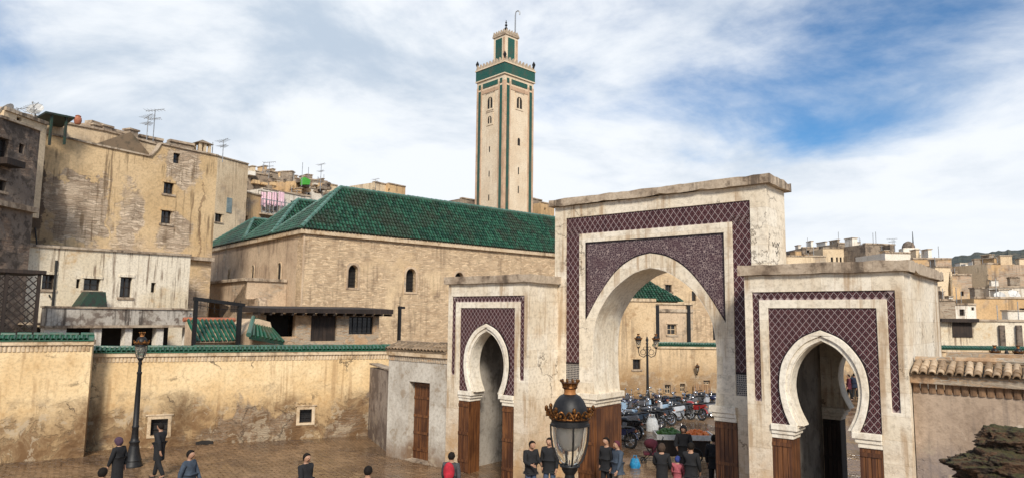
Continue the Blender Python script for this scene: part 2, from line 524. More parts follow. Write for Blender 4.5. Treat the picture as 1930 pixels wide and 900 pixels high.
STEEL = plain('galvanised_steel', (.45, .45, .44), (.28, .28, .28), .4, 10., .7)
RUBBER = plain('tyre_rubber', (.012, .012, .012), (.022, .022, .022), .75, 20.)
CHROME = plain('chrome', (.7, .7, .72), (.5, .5, .52), .15, 10., .95)
DISHW = plain('dish_white', (.62, .61, .58), (.5, .48, .45), .5, 5.)
TARP = plain('dark_green_awning', (.02, .055, .035), (.03, .03, .025), .7, 5.)
LIME = plain('bright_green_plastic', (.075, .42, .05), (.05, .30, .03), .6, 9., bump=.5)
PINK = plain('pink_cloth', (.80, .56, .62), (.72, .46, .53), .85, 8.)
TERRA = plain('terracotta', (.42, .15, .08), (.3, .10, .05), .7, 5.)
BLUEP = plain('blue_plastic_bag', (.03, .27, .50), (.015, .15, .33), .35, 14., bump=.6)
WHITEP = plain('white_plastic_bag', (.72, .72, .70), (.55, .55, .53), .4, 14., bump=.6)
ORANGE = plain('orange_fruit', (.80, .25, .04), (.70, .16, .03), .5, 8.)
LEAF = plain('green_vegetables', (.06, .16, .03), (.03, .09, .015), .6, 8.)
SKIN = plain('skin', (.40, .23, .15), (.34, .18, .11), .6, 8., bump=.02)
HAIR = plain('dark_hair', (.008, .006, .005), (.014, .010, .007), .8, 40., bump=.4, Specular_IOR_Level=.2)
EYE = plain('eye', (.05, .03, .02), (.03, .02, .015), .2, 5.)


def cloth(name, c, rough=.9):
    return plain(name, c, tuple(x*.72 for x in c), rough, 9., bump=.25)


# fine floral mosaic of the big spandrel and the black-and-white foot of the bands
m, t = newmat('floral_mosaic')
FLORAL = m
ob = nd(t, 'ShaderNodeTexCoord').outputs['Object']
vo = nd(t, 'ShaderNodeTexVoronoi', {'Vector': vmap(t, ob, (1, 0, 1)), 'Scale': 15., 'Randomness': .75}, feature='DISTANCE_TO_EDGE').outputs['Distance']
vo2 = nd(t, 'ShaderNodeTexVoronoi', {'Vector': vmap(t, ob, (1, 0, 1), (3.3, 0, 1.2)), 'Scale': 22., 'Randomness': .9}).outputs['Distance']
c = mixc(t, sm(t, vo, .03, .07), (.33, .25, .225), (.040, .013, .020))
c = mixc(t, sm(t, vo2, .13, .19, .9, 0.), c, (.30, .215, .20))
c = mixc(t, sm(t, noise(t, ob, 2.5, 4.), .4, .75, 0., .5), c, (.06, .02, .025))
finish(t, c, .3, vo, .4, .01)
m, t = newmat('black_white_zellige')
BWZ = m
ob = nd(t, 'ShaderNodeTexCoord').outputs['Object']
vo = nd(t, 'ShaderNodeTexVoronoi', {'Vector': vmap(t, ob, (1, 0, 1)), 'Scale': 17., 'Randomness': .25}, feature='DISTANCE_TO_EDGE').outputs['Distance']
finish(t, mixc(t, sm(t, vo, .07, .13), (.50, .45, .40), (.018, .018, .022)), .3, vo, .4, .01)

# wet setts
m, t = newmat('wet_setts')
SETT = m
ob = nd(t, 'ShaderNodeTexCoord').outputs['Object']
geo = nd(t, 'ShaderNodeNewGeometry')
wp = geo.outputs['Position']
rnd = mth(t, 'FRACT', mth(t, 'ADD', geo.outputs['Random Per Island'], nd(t, 'ShaderNodeObjectInfo').outputs['Random']))
n1 = noise(t, wp, .45, 6., .62)
n2 = noise(t, wp, 9., 4., .6)
c = mixc(t, rnd, (.26, .16, .085), (.150, .090, .047))
c = mixc(t, sm(t, n1, .3, .8, 0., .7), c, (.060, .036, .022))
p = finish(t, c, .5, n2, .12, .006)
t.links.new(sm(t, n1, .25, .7, .42, .10), p.inputs['Roughness'])
m, t = newmat('wet_ground')
GROUND = m
wp = nd(t, 'ShaderNodeNewGeometry').outputs['Position']
n1 = noise(t, wp, .45, 6., .62)
bt = nd(t, 'ShaderNodeTexBrick', {'Vector': vmap(t, wp, rot=(0, 0, .47)), 'Scale': 1., 'Brick Width': .24, 'Row Height': .12, 'Mortar Size': .008, 'Bias': -.1, 'Color1': c4((.26, .16, .085)), 'Color2': c4((.150, .090, .047)), 'Mortar': c4((.045, .03, .02))})
c = mixc(t, sm(t, n1, .3, .8, 0., .7), bt.outputs['Color'], (.060, .036, .022))
p = finish(t, c, .5, bt.outputs['Fac'], .25, -.01)
t.links.new(sm(t, n1, .25, .7, .42, .10), p.inputs['Roughness'])
# hill scrub
m, t = newmat('hill_scrub')
HILL = m
wp = nd(t, 'ShaderNodeNewGeometry').outputs['Position']
n1 = noise(t, wp, .012, 6., .7)
n2 = noise(t, wp, .09, 4., .7)
c = mixc(t, sm(t, n1, .38, .62), (.050, .062, .055), (.095, .085, .060))
c = mixc(t, sm(t, n2, .5, .62), c, (.028, .038, .034))
finish(t, c, .95)
# moss on rock
m, t = newmat('mossy_rock')
MOSS = m
ob = nd(t, 'ShaderNodeTexCoord').outputs['Object']
geo = nd(t, 'ShaderNodeNewGeometry')
nz = nd(t, 'ShaderNodeSeparateXYZ', {0: geo.outputs['Normal']}).outputs[2]
n1 = noise(t, ob, 7., 7., .7)
n2 = noise(t, ob, 30., 5., .7)
c = mixc(t, sm(t, n1, .35, .65), (.13, .068, .034), (.035, .022, .014))
c = mixc(t, mth(t, 'MULTIPLY', sm(t, mth(t, 'ADD', nz, n1), .95, 1.6, 0., .85), sm(t, n2, .3, .6, .4, 1.)), c, (.085, .078, .018))
finish(t, c, .9, mth(t, 'ADD', n1, n2), .8, .05)
# lantern glass
m, t = newmat('lantern_glass')
GLASS = m
finish(t, (.78, .78, .75), .05, None, Transmission_Weight=.96, IOR=1.12)
m, t = newmat('frosted_inner_bowl')
REFL = m
finish(t, (.80, .77, .72), .3, None, Transmission_Weight=.72, IOR=1.15)
# ------------------------------------------------------------------ ground
rng = random.Random(7)
g = MB()
R_ = 4500
g.add([(-R_, -R_, 0), (R_, -R_, 0), (R_, R_, 0), (-R_, R_, 0)], [(0, 1, 2, 3)])
ground = tag(g.build('ground', GROUND), kind='structure')


def in_view(P, mx=60):
    d = P-CAM
    z = d.dot(FW)
    if z <= 0:
        return None
    x, y = 965+F_PX*d.dot(RT)/z, 450-F_PX*d.dot(UP)/z
    return (x, y) if -mx < x < 1930+mx and y < 900+mx else None


WALL_A = Vector((-29.22, 10.34, 0))
WALL_U = Vector((.459, .888, 0)).normalized()
PAV_A = math.radians(27)
pu, pv = Vector((math.cos(PAV_A), math.sin(PAV_A), 0)), Vector((-math.sin(PAV_A), math.cos(PAV_A), 0))
cand = []
for j in range(-40, 460):
    for i in range(-160, 140):
        P = pu*((i+(.5 if j % 2 else 0))*.24) + pv*(j*.12)
        if P.y < 5 or P.y > 42 or P.x > -5 or P.x < -31:
            continue
        nrm = Vector((-WALL_U.y, WALL_U.x, 0))
        if (P-WALL_A).dot(nrm) > -.12:
            continue
        if P.y > 17.3 and (P.x < -13.5 or P.x > -6.6) and P.y < 22.3:
            continue
        if P.y >= 22.3 and P.y > 30:
            continue
        q = in_view(P, 20)
        if q is None or q[1] < 780:
            continue
        cand.append((-(P-CAM).length, P))
cand.sort(key=lambda a: -a[0])
one = MB()
sx, sy, sh = .116, .056, .035
one.add([(-sx, -sy, 0), (sx, -sy, 0), (sx, sy, 0), (-sx, sy, 0), (-sx+.008, -sy+.008, sh), (sx-.008, -sy+.008, sh), (sx-.008, sy-.008, sh), (-sx+.008, sy-.008, sh)],
        [(4, 5, 6, 7), (0, 1, 5, 4), (1, 2, 6, 5), (2, 3, 7, 6), (3, 0, 4, 7)])
sett_me = one.mesh('paving_sett', SETT)
rest = MB()
ca, sa = math.cos(PAV_A), math.sin(PAV_A)
for k, (dd, P) in enumerate(cand):
    dz = rng.uniform(-.012, .006)
    tx, ty = rng.gauss(0, .012), rng.gauss(0, .018)
    if k < 300:
        inst('paving_sett', sett_me, ground, (P.x, P.y, dz), (tx, ty, PAV_A))
    else:
        rest.add([(P.x+v[0]*ca-v[1]*sa, P.y+v[0]*sa+v[1]*ca, v[2]+dz+v[0]*ty+v[1]*tx) for v in one.v], one.f)
tag(rest.build('paving_setts', SETT, ground), kind='stuff')

# ------------------------------------------------------------------ mosaic pieces


def diamond(w, h, s):
    return [(0, -h/2*s), (w/2*s, 0), (0, h/2*s), (-w/2*s, 0)]


def mosaic_mesh(name, w, h):
    """a lozenge tile: pale bevelled rim, aubergine field, black drop with a pale edge"""
    b = MB()
    ds = [(1.0, 0., 0), (.97, -.010, 1), (.80, -.014, 0), (.76, -.010, 0)]
    d0, d1, d2 = diamond(w, h, .985), diamond(w, h, .965), diamond(w, h, .895)
    vs = [(x, 0, z) for x, z in d0] + [(x, -.012, z) for x, z in d1] + [(x, -.012, z) for x, z in d2] + [(x, -.007, z) for x, z in diamond(w, h, .875)]
    fs, ms = [], []
    for i in range(4):
        j = (i+1) % 4
        for a, m_ in ((0, 1), (4, 1), (8, 0)):
            b.add([vs[a+i], vs[a+j], vs[a+4+j], vs[a+4+i]], [(0, 1, 2, 3)], m_)
    b.add(vs[12:16], [(0, 1, 2, 3)], 0)
    drop = [(0, -h*.16), (w*.13, -h*.05), (w*.08, h*.08), (0, h*.19), (-w*.08, h*.08), (-w*.13, -h*.05)]
    b.add([(x*1.5, -.010, z*1.3) for x, z in drop], [tuple(range(6))], 3)
    b.add([(x, -.013, z) for x, z in drop], [tuple(range(6))], 2)
    return b.mesh(name, [PURP, PALE, INK, ROSEW])


def mosaic(parent, me, w, h, x0, x1, z0, z1, x_mid, skip=None, store=None):
    n = 0
    k = 0
    nz = int((z1-z0)/(h/2))+2
    for j in range(-1, nz):
        z = z0 + j*h/2
        for i in range(-int((x1-x0)/w)-2, int((x1-x0)/w)+3):
            x = x_mid + (i+(.5 if j % 2 else 0))*w
            if x < x0-w*.42 or x > x1+w*.42 or z < z0-h*.42 or z > z1+h*.42:
                continue
            if skip and skip(x, z):
                continue
            store.append((x, z))


def lay(parent, me, pts, y, rest_name='mosaic_tile_field'):
    """the 300 that show largest (nearest, towards +x) are single tiles, the others one piece"""
    pts = sorted(pts, key=lambda p: -p[0])
    for x, z in pts[:300]:
        inst('mosaic_tile', me, parent, (x, y, z))
    if len(pts) > 300:
        b = MB()
        vs = [tuple(v.co) for v in me.vertices]
        for x, z in pts[300:]:
            for p in me.polygons:
                b.add([(vs[i][0]+x, vs[i][1], vs[i][2]+z) for i in p.vertices], [tuple(range(len(p.vertices)))], p.material_index)
        tag(b.build(rest_name, [PURP, PALE, INK, ROSEW], parent, (0, y, 0)), kind='stuff')


def inside(poly, x, z):
    r = False
    n = len(poly)
    for i in range(n):
        a, b = poly[i], poly[(i+1) % n]
        if (a[1] > z) != (b[1] > z) and x < (b[0]-a[0])*(z-a[1])/(b[1]-a[1])+a[0]:
            r = not r
    return r


def planks(parent, x0, x1, z0, z1, y, n, mat, thick=.035, rails=(), railmat=None, gap=.006):
    pw = (x1-x0)/n
    me = MB().box(-pw/2+gap, -thick, 0, pw/2-gap, 0, z1-z0).mesh('plank', mat)
    for i in range(n):
        inst('plank', me, parent, (x0+(i+.5)*pw, y+random.Random(i).uniform(-.004, .004), z0))
    for z in rails:
        MB().box(x0+.01, y-thick-.025, z, x1-.01, y-thick+.005, z+.09).build('door_rail', railmat or mat, parent)


def rough_slab(x0, y0, z0, x1, y1, z1, seed, amp=.012, step=.22):
    """a slab with slightly worn, wavering edges"""
    r_ = random.Random(seed)
    nx, ny = max(2, int((x1-x0)/step)), max(2, int((y1-y0)/step))
    per = [(x0+(x1-x0)*i/nx, y0) for i in range(nx)] + [(x1, y0+(y1-y0)*i/ny) for i in range(ny)] + [(x1-(x1-x0)*i/nx, y1) for i in range(nx)] + [(x0, y1-(y1-y0)*i/ny) for i in range(ny)]
    n = len(per)
    vs = []
    for (zz, k) in ((z0, 1.), (z1, 1.6)):
        for x, y in per:
            chip = amp*4 if r_.random() < .05 else 0
            vs.append((x+r_.uniform(-amp, amp)*.8, y+r_.uniform(-amp, amp)*.8, zz+r_.uniform(-amp, amp)*k-(chip if k > 1 else -chip)))
    fs = [tuple(range(n))[::-1], tuple(range(n, 2*n))] + [(i, (i+1) % n, n+(i+1) % n, n+i) for i in range(n)]
    return MB().add(vs, fs)


SMALL_ME = mosaic_mesh('mosaic_tile', .163, .20)
MAIN_ME = mosaic_mesh('mosaic_tile', .20, .27)
O_OUT = [(.77, 2.70), (.92, 3.10), (.995, 3.65), (.88, 4.24), (.50, 4.74), (0, 4.98)]
O_IN1 = [(.58, 2.70), (.77, 3.12), (.845, 3.65), (.735, 4.18), (.41, 4.62), (0, 4.84)]
O_IN2 = [(.50, 2.70), (.69, 3.12), (.765, 3.63), (.655, 4.12), (.355, 4.53), (0, 4.73)]


def side_gate(xc, label, extra_rear):
    T = thing('side_gate', label, 'gate', (xc, 17.4, 0), 0, 'small gates flanking the great arch')
    a2 = arch(O_IN2)
    outline = [(-1.8, 0), (-.75, 0), (-.75, 2.55)] + a2 + [(.75, 2.55), (.75, 0), (1.8, 0), (1.8, 6.32), (-1.8, 6.32)]
    MB().prism(outline, 0, .5).build('wall', GATE, T)
    MB().prism(outline, 4.3, 4.8).build('rear_wall', GATE, T)
    MB().box(-1.798, .5, 0, -1.25, 4.3, 6.318).build('side_wall', GATE, T)
    MB().box(1.25, .5, 0, 1.798, 4.3, 6.318).build('side_wall', GATE, T)
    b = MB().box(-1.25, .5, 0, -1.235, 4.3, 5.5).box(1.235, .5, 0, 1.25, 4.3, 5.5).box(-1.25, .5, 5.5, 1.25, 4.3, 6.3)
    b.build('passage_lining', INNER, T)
    fr = [(-1.803, 0), (-1.22, 0), (-1.22, 5.5), (1.22, 5.5), (1.22, 0), (1.803, 0), (1.803, 6.322), (-1.803, 6.322)]
    band = [(-1.61, 3.2), (-1.44, 3.2), (-1.44, 5.70), (1.44, 5.70), (1.44, 3.2), (1.61, 3.2), (1.61, 5.9), (-1.61, 5.9)]
    MB().prism(fr, -.05, 0, [band]).build('frame_moulding', GATE, T, bevel=.008)
    grout = MB().prism([(-1.22, 2.66), (-.9, 2.66), (-.9, 2.9), (-1.0, 3.6), (-.7, 4.4), (0, 4.9), (.7, 4.4), (1.0, 3.6), (.9, 2.9), (.9, 2.66), (1.22, 2.66), (1.22, 5.5), (-1.22, 5.5)], -.006, .002)
    grout.prism(band, -.006, .002)
    grout.build('mosaic_bed', PALE, T)
    ao = arch(O_OUT)
    ring_in = arch([(x-.05 if x > 0 else 0, z-(.05 if z > 3 else 0)) for x, z in O_OUT])
    pts = []
    mosaic(T, SMALL_ME, .163, .20, -1.22, 1.22, 2.70, 5.5, 0., lambda x, z: inside(ring_in, x, z) or abs(x) < .72 and z < 4.2, pts)
    for s in (-1, 1):
        mosaic(T, SMALL_ME, .163, .20, s*1.525-.03, s*1.525+.03, 3.3, 5.8, s*1.525, None, pts)
    mosaic(T, SMALL_ME, .163, .20, -1.43, 1.43, 5.8-.02, 5.8+.02, 0., None, pts)
    lay(T, SMALL_ME, pts, -.006)
    # arch mouldings
    a1 = arch(O_IN1)
    MB().prism(ao + a1[::-1], -.085, .0).build('arch_moulding', TRIM, T, bevel=.012)
    ae = arch([(x+.025, z+.02) for x, z in O_OUT[:-1]] + [(0, 5.005)])
    MB().prism(ae + ao[::-1], -.05, 0.).build('arch_dark_edge', INK, T)
    MB().prism(a1 + a2[::-1], -.035, .02).build('inner_arch_moulding', TRIM, T, bevel=.008)
    # lining of the arch thickness
    b = MB()
    li = arch([(x-.012, z-.012) if x else (0, z-.012) for x, z in O_IN2])
    b.prism(a2 + li[::-1], .02, .46)
    b.prism(a2 + li[::-1], 4.32, 4.9)
    b.build('arch_soffit', TRIM, T)
    MB().prism(ao + a1[::-1], 4.8, 4.88).build('rear_arch_moulding', TRIM, T, bevel=.012)
    for yo, d in ((0, 1), (4.3, 1)):
        for s in (-1, 1):
            b = MB()
            for (xi, z0, z1, pr) in ((.60, 2.56, 2.70, .11), (.655, 2.465, 2.555, .075), (.71, 2.36, 2.46, .045)):
                x0, x1 = sorted((s*xi, s*1.219))
                b.box(x0, yo-pr, z0, x1, yo+.5+pr*.6, z1)
            b.build('impost', TRIM, T, bevel=.012)
            pc = MB().box(min(s*.735, s*1.215), yo-.01, 0.0, max(s*.735, s*1.215), yo+.52, 2.36).build('pier_casing', WOODD if yo else WOOD, T)  # rear piers: dimness of the passage put into a darker wood
            x0, x1 = sorted((s*.735, s*1.218))
            planks(pc, x0, x1, .03, 2.34, yo-.012, 4, WOODD if yo else WOOD, .03, (.35, 1.25, 2.18))
    rough_slab(-1.93, -.16, 6.325, 1.93, 4.96, 6.575, int(-xc*10)).build('cornice', CORN, T)
    if extra_rear:
        return T
    return T


side_gate(-15.36, 'small horseshoe arch gate beside the brown plank door, left of the great arch', 0)
side_gate(-4.77, 'small horseshoe arch gate on the right, nearest to the mossy rock', 1)

# ------------------------------------------------------------------ the great arch
T = thing('great_gate', 'tall central gate with wide pointed arch and purple mosaic spandrels', 'gate', (-10.1, 19.0, 0))
M_OP = [(2.0, 2.72), (2.07, 3.4), (2.08, 4.4), (1.97, 5.13), (1.72, 5.62), (1.30, 6.14), (.62, 6.60), (0, 6.77)]
M_RING = [(2.36, 5.13), (1.86, 5.92), (1.24, 6.66), (.6, 7.07), (0, 7.21)]
ao = arch(M_OP)
outline = [(-3.6, 0), (-2.05, 0), (-2.05, 2.6)] + ao + [(2.05, 2.6), (2.05, 0), (3.6, 0), (3.6, 8.95), (-3.6, 8.95)]
MB().prism(outline, 0, 1.5).build('wall', GATE, T)
band = [(-3.14, 3.12), (-2.61, 3.12), (-2.61, 7.97), (2.61, 7.97), (2.61, 3.12), (3.14, 3.12), (3.14, 8.54), (-3.14, 8.54)]
sp = arch(M_RING)
spand = sp + [(2.36, 7.68), (-2.36, 7.68)]
fo = [(-3.603, 0), (-2.63, 0), (-2.63, 2.4), (-2.0, 2.6)] + ao + [(2.0, 2.6), (2.63, 2.4), (2.63, 0), (3.603, 0), (3.603, 8.952), (-3.603, 8.952)]
MB().prism(fo, -.05, 0, [band, spand]).build('frame_moulding', GATE, T, bevel=.008)
MB().prism(band, -.006, .002).build('mosaic_bed', PALE, T)
MB().prism(spand, -.012, .002).build('floral_spandrel', FLORAL, T)
# slender black edging inside the spandrel frame
b = MB()
b.box(-2.36, -.055, 7.655, 2.36, -.01, 7.679)
b.box(-2.36, -.055, 5.2, -2.335, -.01, 7.655)
b.box(2.335, -.055, 5.2, 2.36, -.01, 7.655)
b.build('spandrel_edge', INK, T)
re_ = arch([(2.35, 5.18), (1.83, 5.97), (1.22, 6.71), (.6, 7.11), (0, 7.25)])
MB().prism(re_ + sp[::-1], -.055, 0).build('arch_dark_edge', INK, T)
pts = []
for s in (-1, 1):
    mosaic(T, MAIN_ME, .20, .27, s*2.875-.265, s*2.875+.265, 3.76, 7.97, s*2.875, None, pts)
mosaic(T, MAIN_ME, .20, .27, -3.14, 3.14, 8.03, 8.54, 0., None, pts)
pts = [p for p in pts if p[1] > 3.72]
lay(T, MAIN_ME, pts, -.006)
for s in (-1, 1):
    MB().box(s*2.875-.262, -.02, 3.13, s*2.875+.262, 0, 3.70).build('band_foot_panel', BWZ, T)
    MB().box(s*2.875-.264, -.035, 3.70, s*2.875+.264, 0, 3.75).build('band_foot_ledge', INK, T)
li = arch([(x-.012, z-.012) if x else (0, z-.012) for x, z in M_OP])
MB().prism(ao + li[::-1], -.045, 1.52).build('arch_soffit', TRIM, T)
for s in (-1, 1):
    b = MB()
    for (xi, z0, z1, pr) in ((1.86, 2.62, 2.80, .13), (1.93, 2.5, 2.615, .09), (1.98, 2.38, 2.495, .06)):
        x0, x1 = sorted((s*xi, s*2.63))
        b.box(x0, -.05-pr, z0, x1, 1.5+pr*.6, z1)
    b.build('impost', TRIM, T, bevel=.014)
    pc = MB().box(min(s*2.0, s*2.625), -.04, 0, max(s*2.0, s*2.625), 1.53, 2.38).build('pier_casing', WOOD, T)
    x0, x1 = sorted((s*2.0, s*2.63))
    planks(pc, x0, x1, .03, 2.36, -.042, 5, WOOD, .03, (.3, 1.2, 2.2))
    me = MB().box(-.035, -.124, 0, 0, .124, 2.3).mesh('plank', WOOD)
    for i in range(6):
        inst('plank', me, pc, (s*2.0 if s > 0 else s*2.0+.035, .10+i*.26, .03))
rough_slab(-3.76, -.2, 8.955, 3.76, 1.68, 9.2, 9).build('cornice', CORN, T)

# scribble on the flank of the great gate
strokes = [[(1455.5, 455), (1457, 464), (1459.5, 456)], [(1461, 458), (1460.5, 464), (1463, 465), (1464, 459)], [(1465, 457), (1466.5, 463), (1469, 456)], [(1466.5, 463), (1465, 469)], [(1462, 472), (1464, 478), (1464.5, 482)], [(1464, 478), (1466.5, 471)]]
b = MB()
for s_ in strokes:
    pts_ = []
    for x_, y_ in s_:
        d = ray(x_, y_)
        P_ = CAM+d*(-6.497/d.x)
        pts_.append((3.603, P_.y-19.0, P_.z))
    b.tube(pts_, .012, 4)
b.build('graffiti_scribble', INK, T)

# ------------------------------------------------------------------ walls with tiled copings


def barrel(r, L, mat, name='coping_tile', n=6, taper=.8):
    """a half round tile running from y=0 (low, front) to y=L, thickness shown at the front lip"""
    b = MB()
    vs = []
    for (y, k) in ((0, 1.), (L, taper)):
        for rr in (r, r-.022):
            for i in range(n+1):
                a = math.pi*i/n
                vs.append((rr*k*math.cos(a), y, rr*k*math.sin(a)))
    q = n+1
    fs = []
    for i in range(n):
        fs.append((i, i+1, 2*q+i+1, 2*q+i))
        fs.append((i, q+i, q+i+1, i+1))
        fs.append((q+i, 3*q+i, 3*q+i+1, q+i+1))
    b.add(vs, fs)
    return b.mesh(name, mat, True)


def coping(parent, x0, x1, z, pitch, me, bedmat, depth=.34, slope=.42, ydown=-.16, courses=1, clen=.30, bedname='tile_bed', seed=0):
    rr = random.Random(seed)
    yb = ydown+depth*courses
    b = MB()
    b.add([(x0, ydown+.03, z-.005), (x1, ydown+.03, z-.005), (x1, yb, z+depth*courses*slope), (x0, yb, z+depth*courses*slope),
           (x0, ydown+.03, z-.045), (x1, ydown+.03, z-.045), (x1, yb+.28, z-.045), (x0, yb+.28, z-.045)],
          [(0, 1, 2, 3), (4, 5, 1, 0), (3, 2, 6, 7), (0, 3, 7, 4), (1, 5, 6, 2)])
    b.build(bedname, bedmat, parent)
    n = int((x1-x0)/pitch)
    th = math.atan(slope)
    for c_ in range(courses):
        for i in range(n):
            inst('coping_tile', me, parent, (x0+(i+.5)*pitch+rr.uniform(-.006, .006), ydown+c_*clen*math.cos(th), z+.012+c_*(clen*math.sin(th)+.006)+rr.uniform(-.006, .006)),
                 (th+rr.uniform(-.03, .03), rr.uniform(-.04, .04), rr.uniform(-.03, .03)))
    # ridge along the top
    nr = int((x1-x0)/.42)
    rme = MB().tube([(-.2, 0, 0), (.22, 0, .0)], [.075, .065], 8).mesh('ridge_tile', bedmat, True)
    for i in range(nr):
        inst('ridge_tile', rme, parent, (x0+(i+.5)*(x1-x0)/nr, yb+.03, z+depth*courses*slope+.02+rr.uniform(-.008, .008)))


def flute(parent, x0, x1, z0, z1, pitch, mat):
    """the row of little upright half tiles under the strip"""
    b = MB()
    n = int((x1-x0)/pitch)
    for i in range(n):
        cx = x0+(i+.5)*pitch
        vs = [(cx+pitch*.46*math.cos(a), -.035*math.sin(a)-.002, z) for z in (z0, z1) for a in (0, math.pi*.25, math.pi*.5, math.pi*.75, math.pi)]
        b.add(vs, [(k, k+5, k+6, k+1) for k in range(4)]+[(0, 1, 2, 3, 4), (9, 8, 7, 6, 5)])
    return tag(b.build('fluted_frieze', mat, parent), kind='stuff')


GREEN_T = barrel(.075, .33, GREEN)
# long yellow wall
pe = onz(735, 826)
Wy = Fr(WALL_A, WALL_A+WALL_U*14)
xe = Wy.px(738, 660)[0]
xs = Wy.px(150, 700)[0]
T = thing('boundary_wall', 'long yellow plaster wall with green tiled coping and two small windows', 'wall', Wy.o, Wy.rz)


def px_rect(F, r, back=0.):
    (xa, za), (xb, zb) = F.px(r[0], r[3], back), F.px(r[2], r[1], back)
    return [(xa, za), (xb, za), (xb, zb), (xa, zb)], (xa, za, xb, zb)


def grid_window(parent, r, y, frame=.07, bars=(1, 2), fmat=None, pmat=None, name='window', sill=None, proud=.0, bt=.02):
    """a window set in an opening: pane, frame and bars"""
    xa, za, xb, zb = r
    W_ = MB().box(xa, y+.05, za, xb, y+.07, zb).build(name, pmat or PANE, parent)
    f = MB()
    fm = fmat or WOODD
    ho = [(xa+frame, za+frame), (xb-frame, za+frame), (xb-frame, zb-frame), (xa+frame, zb-frame)]
    f.prism([(xa, za), (xb, za), (xb, zb), (xa, zb)], y-.01, y+.05, [ho])
    for i in range(bars[0]):
        x = xa+(xb-xa)*(i+1)/(bars[0]+1)
        f.box(x-bt, y-.004, za+frame, x+bt, y+.04, zb-frame)
    for i in range(bars[1]):
        z = za+(zb-za)*(i+1)/(bars[1]+1)
        f.box(xa+frame, y+.0, z-bt, xb-frame, y+.036, z+bt)
    f.build('window_frame', fm, W_)
    if sill:
        MB().box(xa-.08, -.07, za-.09, xb+.08, .1, za-.003).build('window_sill', sill, W_)
    return W_


wins = [(283, 788, 317, 820), (564, 770, 588, 796)]
rects = [px_rect(Wy, r) for r in wins]
MB().prism([(xs, 0), (xe, 0), (xe, 3.5), (xs, 3.5)], 0, .45, [r[0] for r in rects]).build('wall', YELL, T)
for q, r in rects:
    grid_window(T, r, .22, .04, (1, 2), IRON, PANE)
    xa, za, xb, zb = r
    MB().prism([(xa-.13, za-.1), (xb+.13, za-.1), (xb+.13, zb+.13), (xa-.13, zb+.13)], -.03, .001, [[(xa, za), (xb, za), (xb, zb), (xa, zb)]]).box(xa-.2, -.06, zb+.13, xb+.2, 0, zb+.19).build('window_surround', CREAM, T, bevel=.01)
flute(T, xs, xe, 3.30, 3.5, .13, CREAM)
MB().box(xs, -.09, 3.5, xe, .5, 3.68).build('cream_strip', CREAM, T, bevel=.012)
coping(T, xs, xe, 3.70, .168, GREEN_T, GREEN, seed=1)
# near end of the wall, higher and standing forward
a, b_ = onz(-60, 878), onz(157, 862)
Wn = Fr(a, b_)
T = thing('boundary_wall', 'higher forward end of the yellow wall at the left edge, brown with damp', 'wall', Wn.o, Wn.rz)
z_top = 4.02
MB().prism([(0, 0), (Wn.L, 0), (Wn.L, z_top), (0, z_top)], 0, 1.1).build('wall', YELL, T)
flute(T, 0, Wn.L, z_top-.22, z_top-.02, .13, CREAM)
MB().box(-.02, -.09, z_top, Wn.L+.06, 1.15, z_top+.17).build('cream_strip', CREAM, T, bevel=.012)
coping(T, 0, Wn.L+.04, z_top+.19, .168, GREEN_T, GREEN, depth=.4, seed=2)
# vent hole at the foot of the long wall
r = px_rect(Wy, (368, 828, 402, 845))[1]
V = tag(MB().prism([(r[0], r[1]), (r[2], r[1]), (r[2], r[3]-.05), (r[2]-.2, r[3]), (r[0]+.2, r[3]), (r[0], r[3]-.05)], -.05, .02).build('drain_opening', DARK, None, Wy.o, (0, 0, Wy.rz)), 'dark drain opening low in the yellow wall', 'drain')

# grey return wall, door block
p0, p1 = onz(693, 822), Vector((-20.3, 17.62, 0))
Wg = Fr(p0, p1)
T = thing('return_wall', 'grey rendered return wall between yellow wall and white door block', 'wall', Wg.o, Wg.rz)
MB().prism([(0, 0), (Wg.L, 0), (Wg.L, 3.1), (0, 2.95)], 0, .35).build('wall', GREYW, T)
MB().box(-.02, -.03, 3.08, Wg.L*.98, .38, 3.14).build('wall_cap', CORN, T)

T = thing('door_block', 'whitewashed wall block holding the brown plank door, brown tiles on top', 'wall', (-20.3, 17.4, 0))
door = [(1.15, 0), (2.25, 0), (2.25, 2.83), (1.15, 2.83)]
MB().prism([(0, 0), (3.15, 0), (3.15, 3.72), (0, 3.72)], 0, .9, [[(1.15, .004), (2.25, .004), (2.25, 2.83), (1.15, 2.83)]]).build('wall', DOORW, T)
MB().box(1.1, .36, 0, 2.3, .40, 2.9).build('door_backing', DARK, T)
D = MB().box(1.15, .30, .03, 2.25, .34, 2.83).build('door', WOODD, T)
planks(D, 1.17, 2.23, .05, 2.80, .30, 6, WOOD, .03, (.35, .95, 1.55, 2.2, 2.66))
MB().box(1.1, -.06, 0., 2.3, .3, .07).build('door_step', CORN, T)
MB().tube([(2.08, .235, 1.2), (2.08, .19, 1.2), (2.08, .19, 1.32), (2.08, .235, 1.32)], .012, 6).build('handle', IRON, D)
flute(T, -.02, 3.14, 3.55, 3.73, .12, BRTAN)
MB().box(-.05, -.1, 3.735, 3.14, .95, 3.93).build('cream_strip', CREAM, T, bevel=.012)
coping(T, -.06, 3.14, 3.95, .175, barrel(.078, .30, BROWNT), BROWNT, depth=.3, slope=.38, seed=3, courses=2, clen=.26)

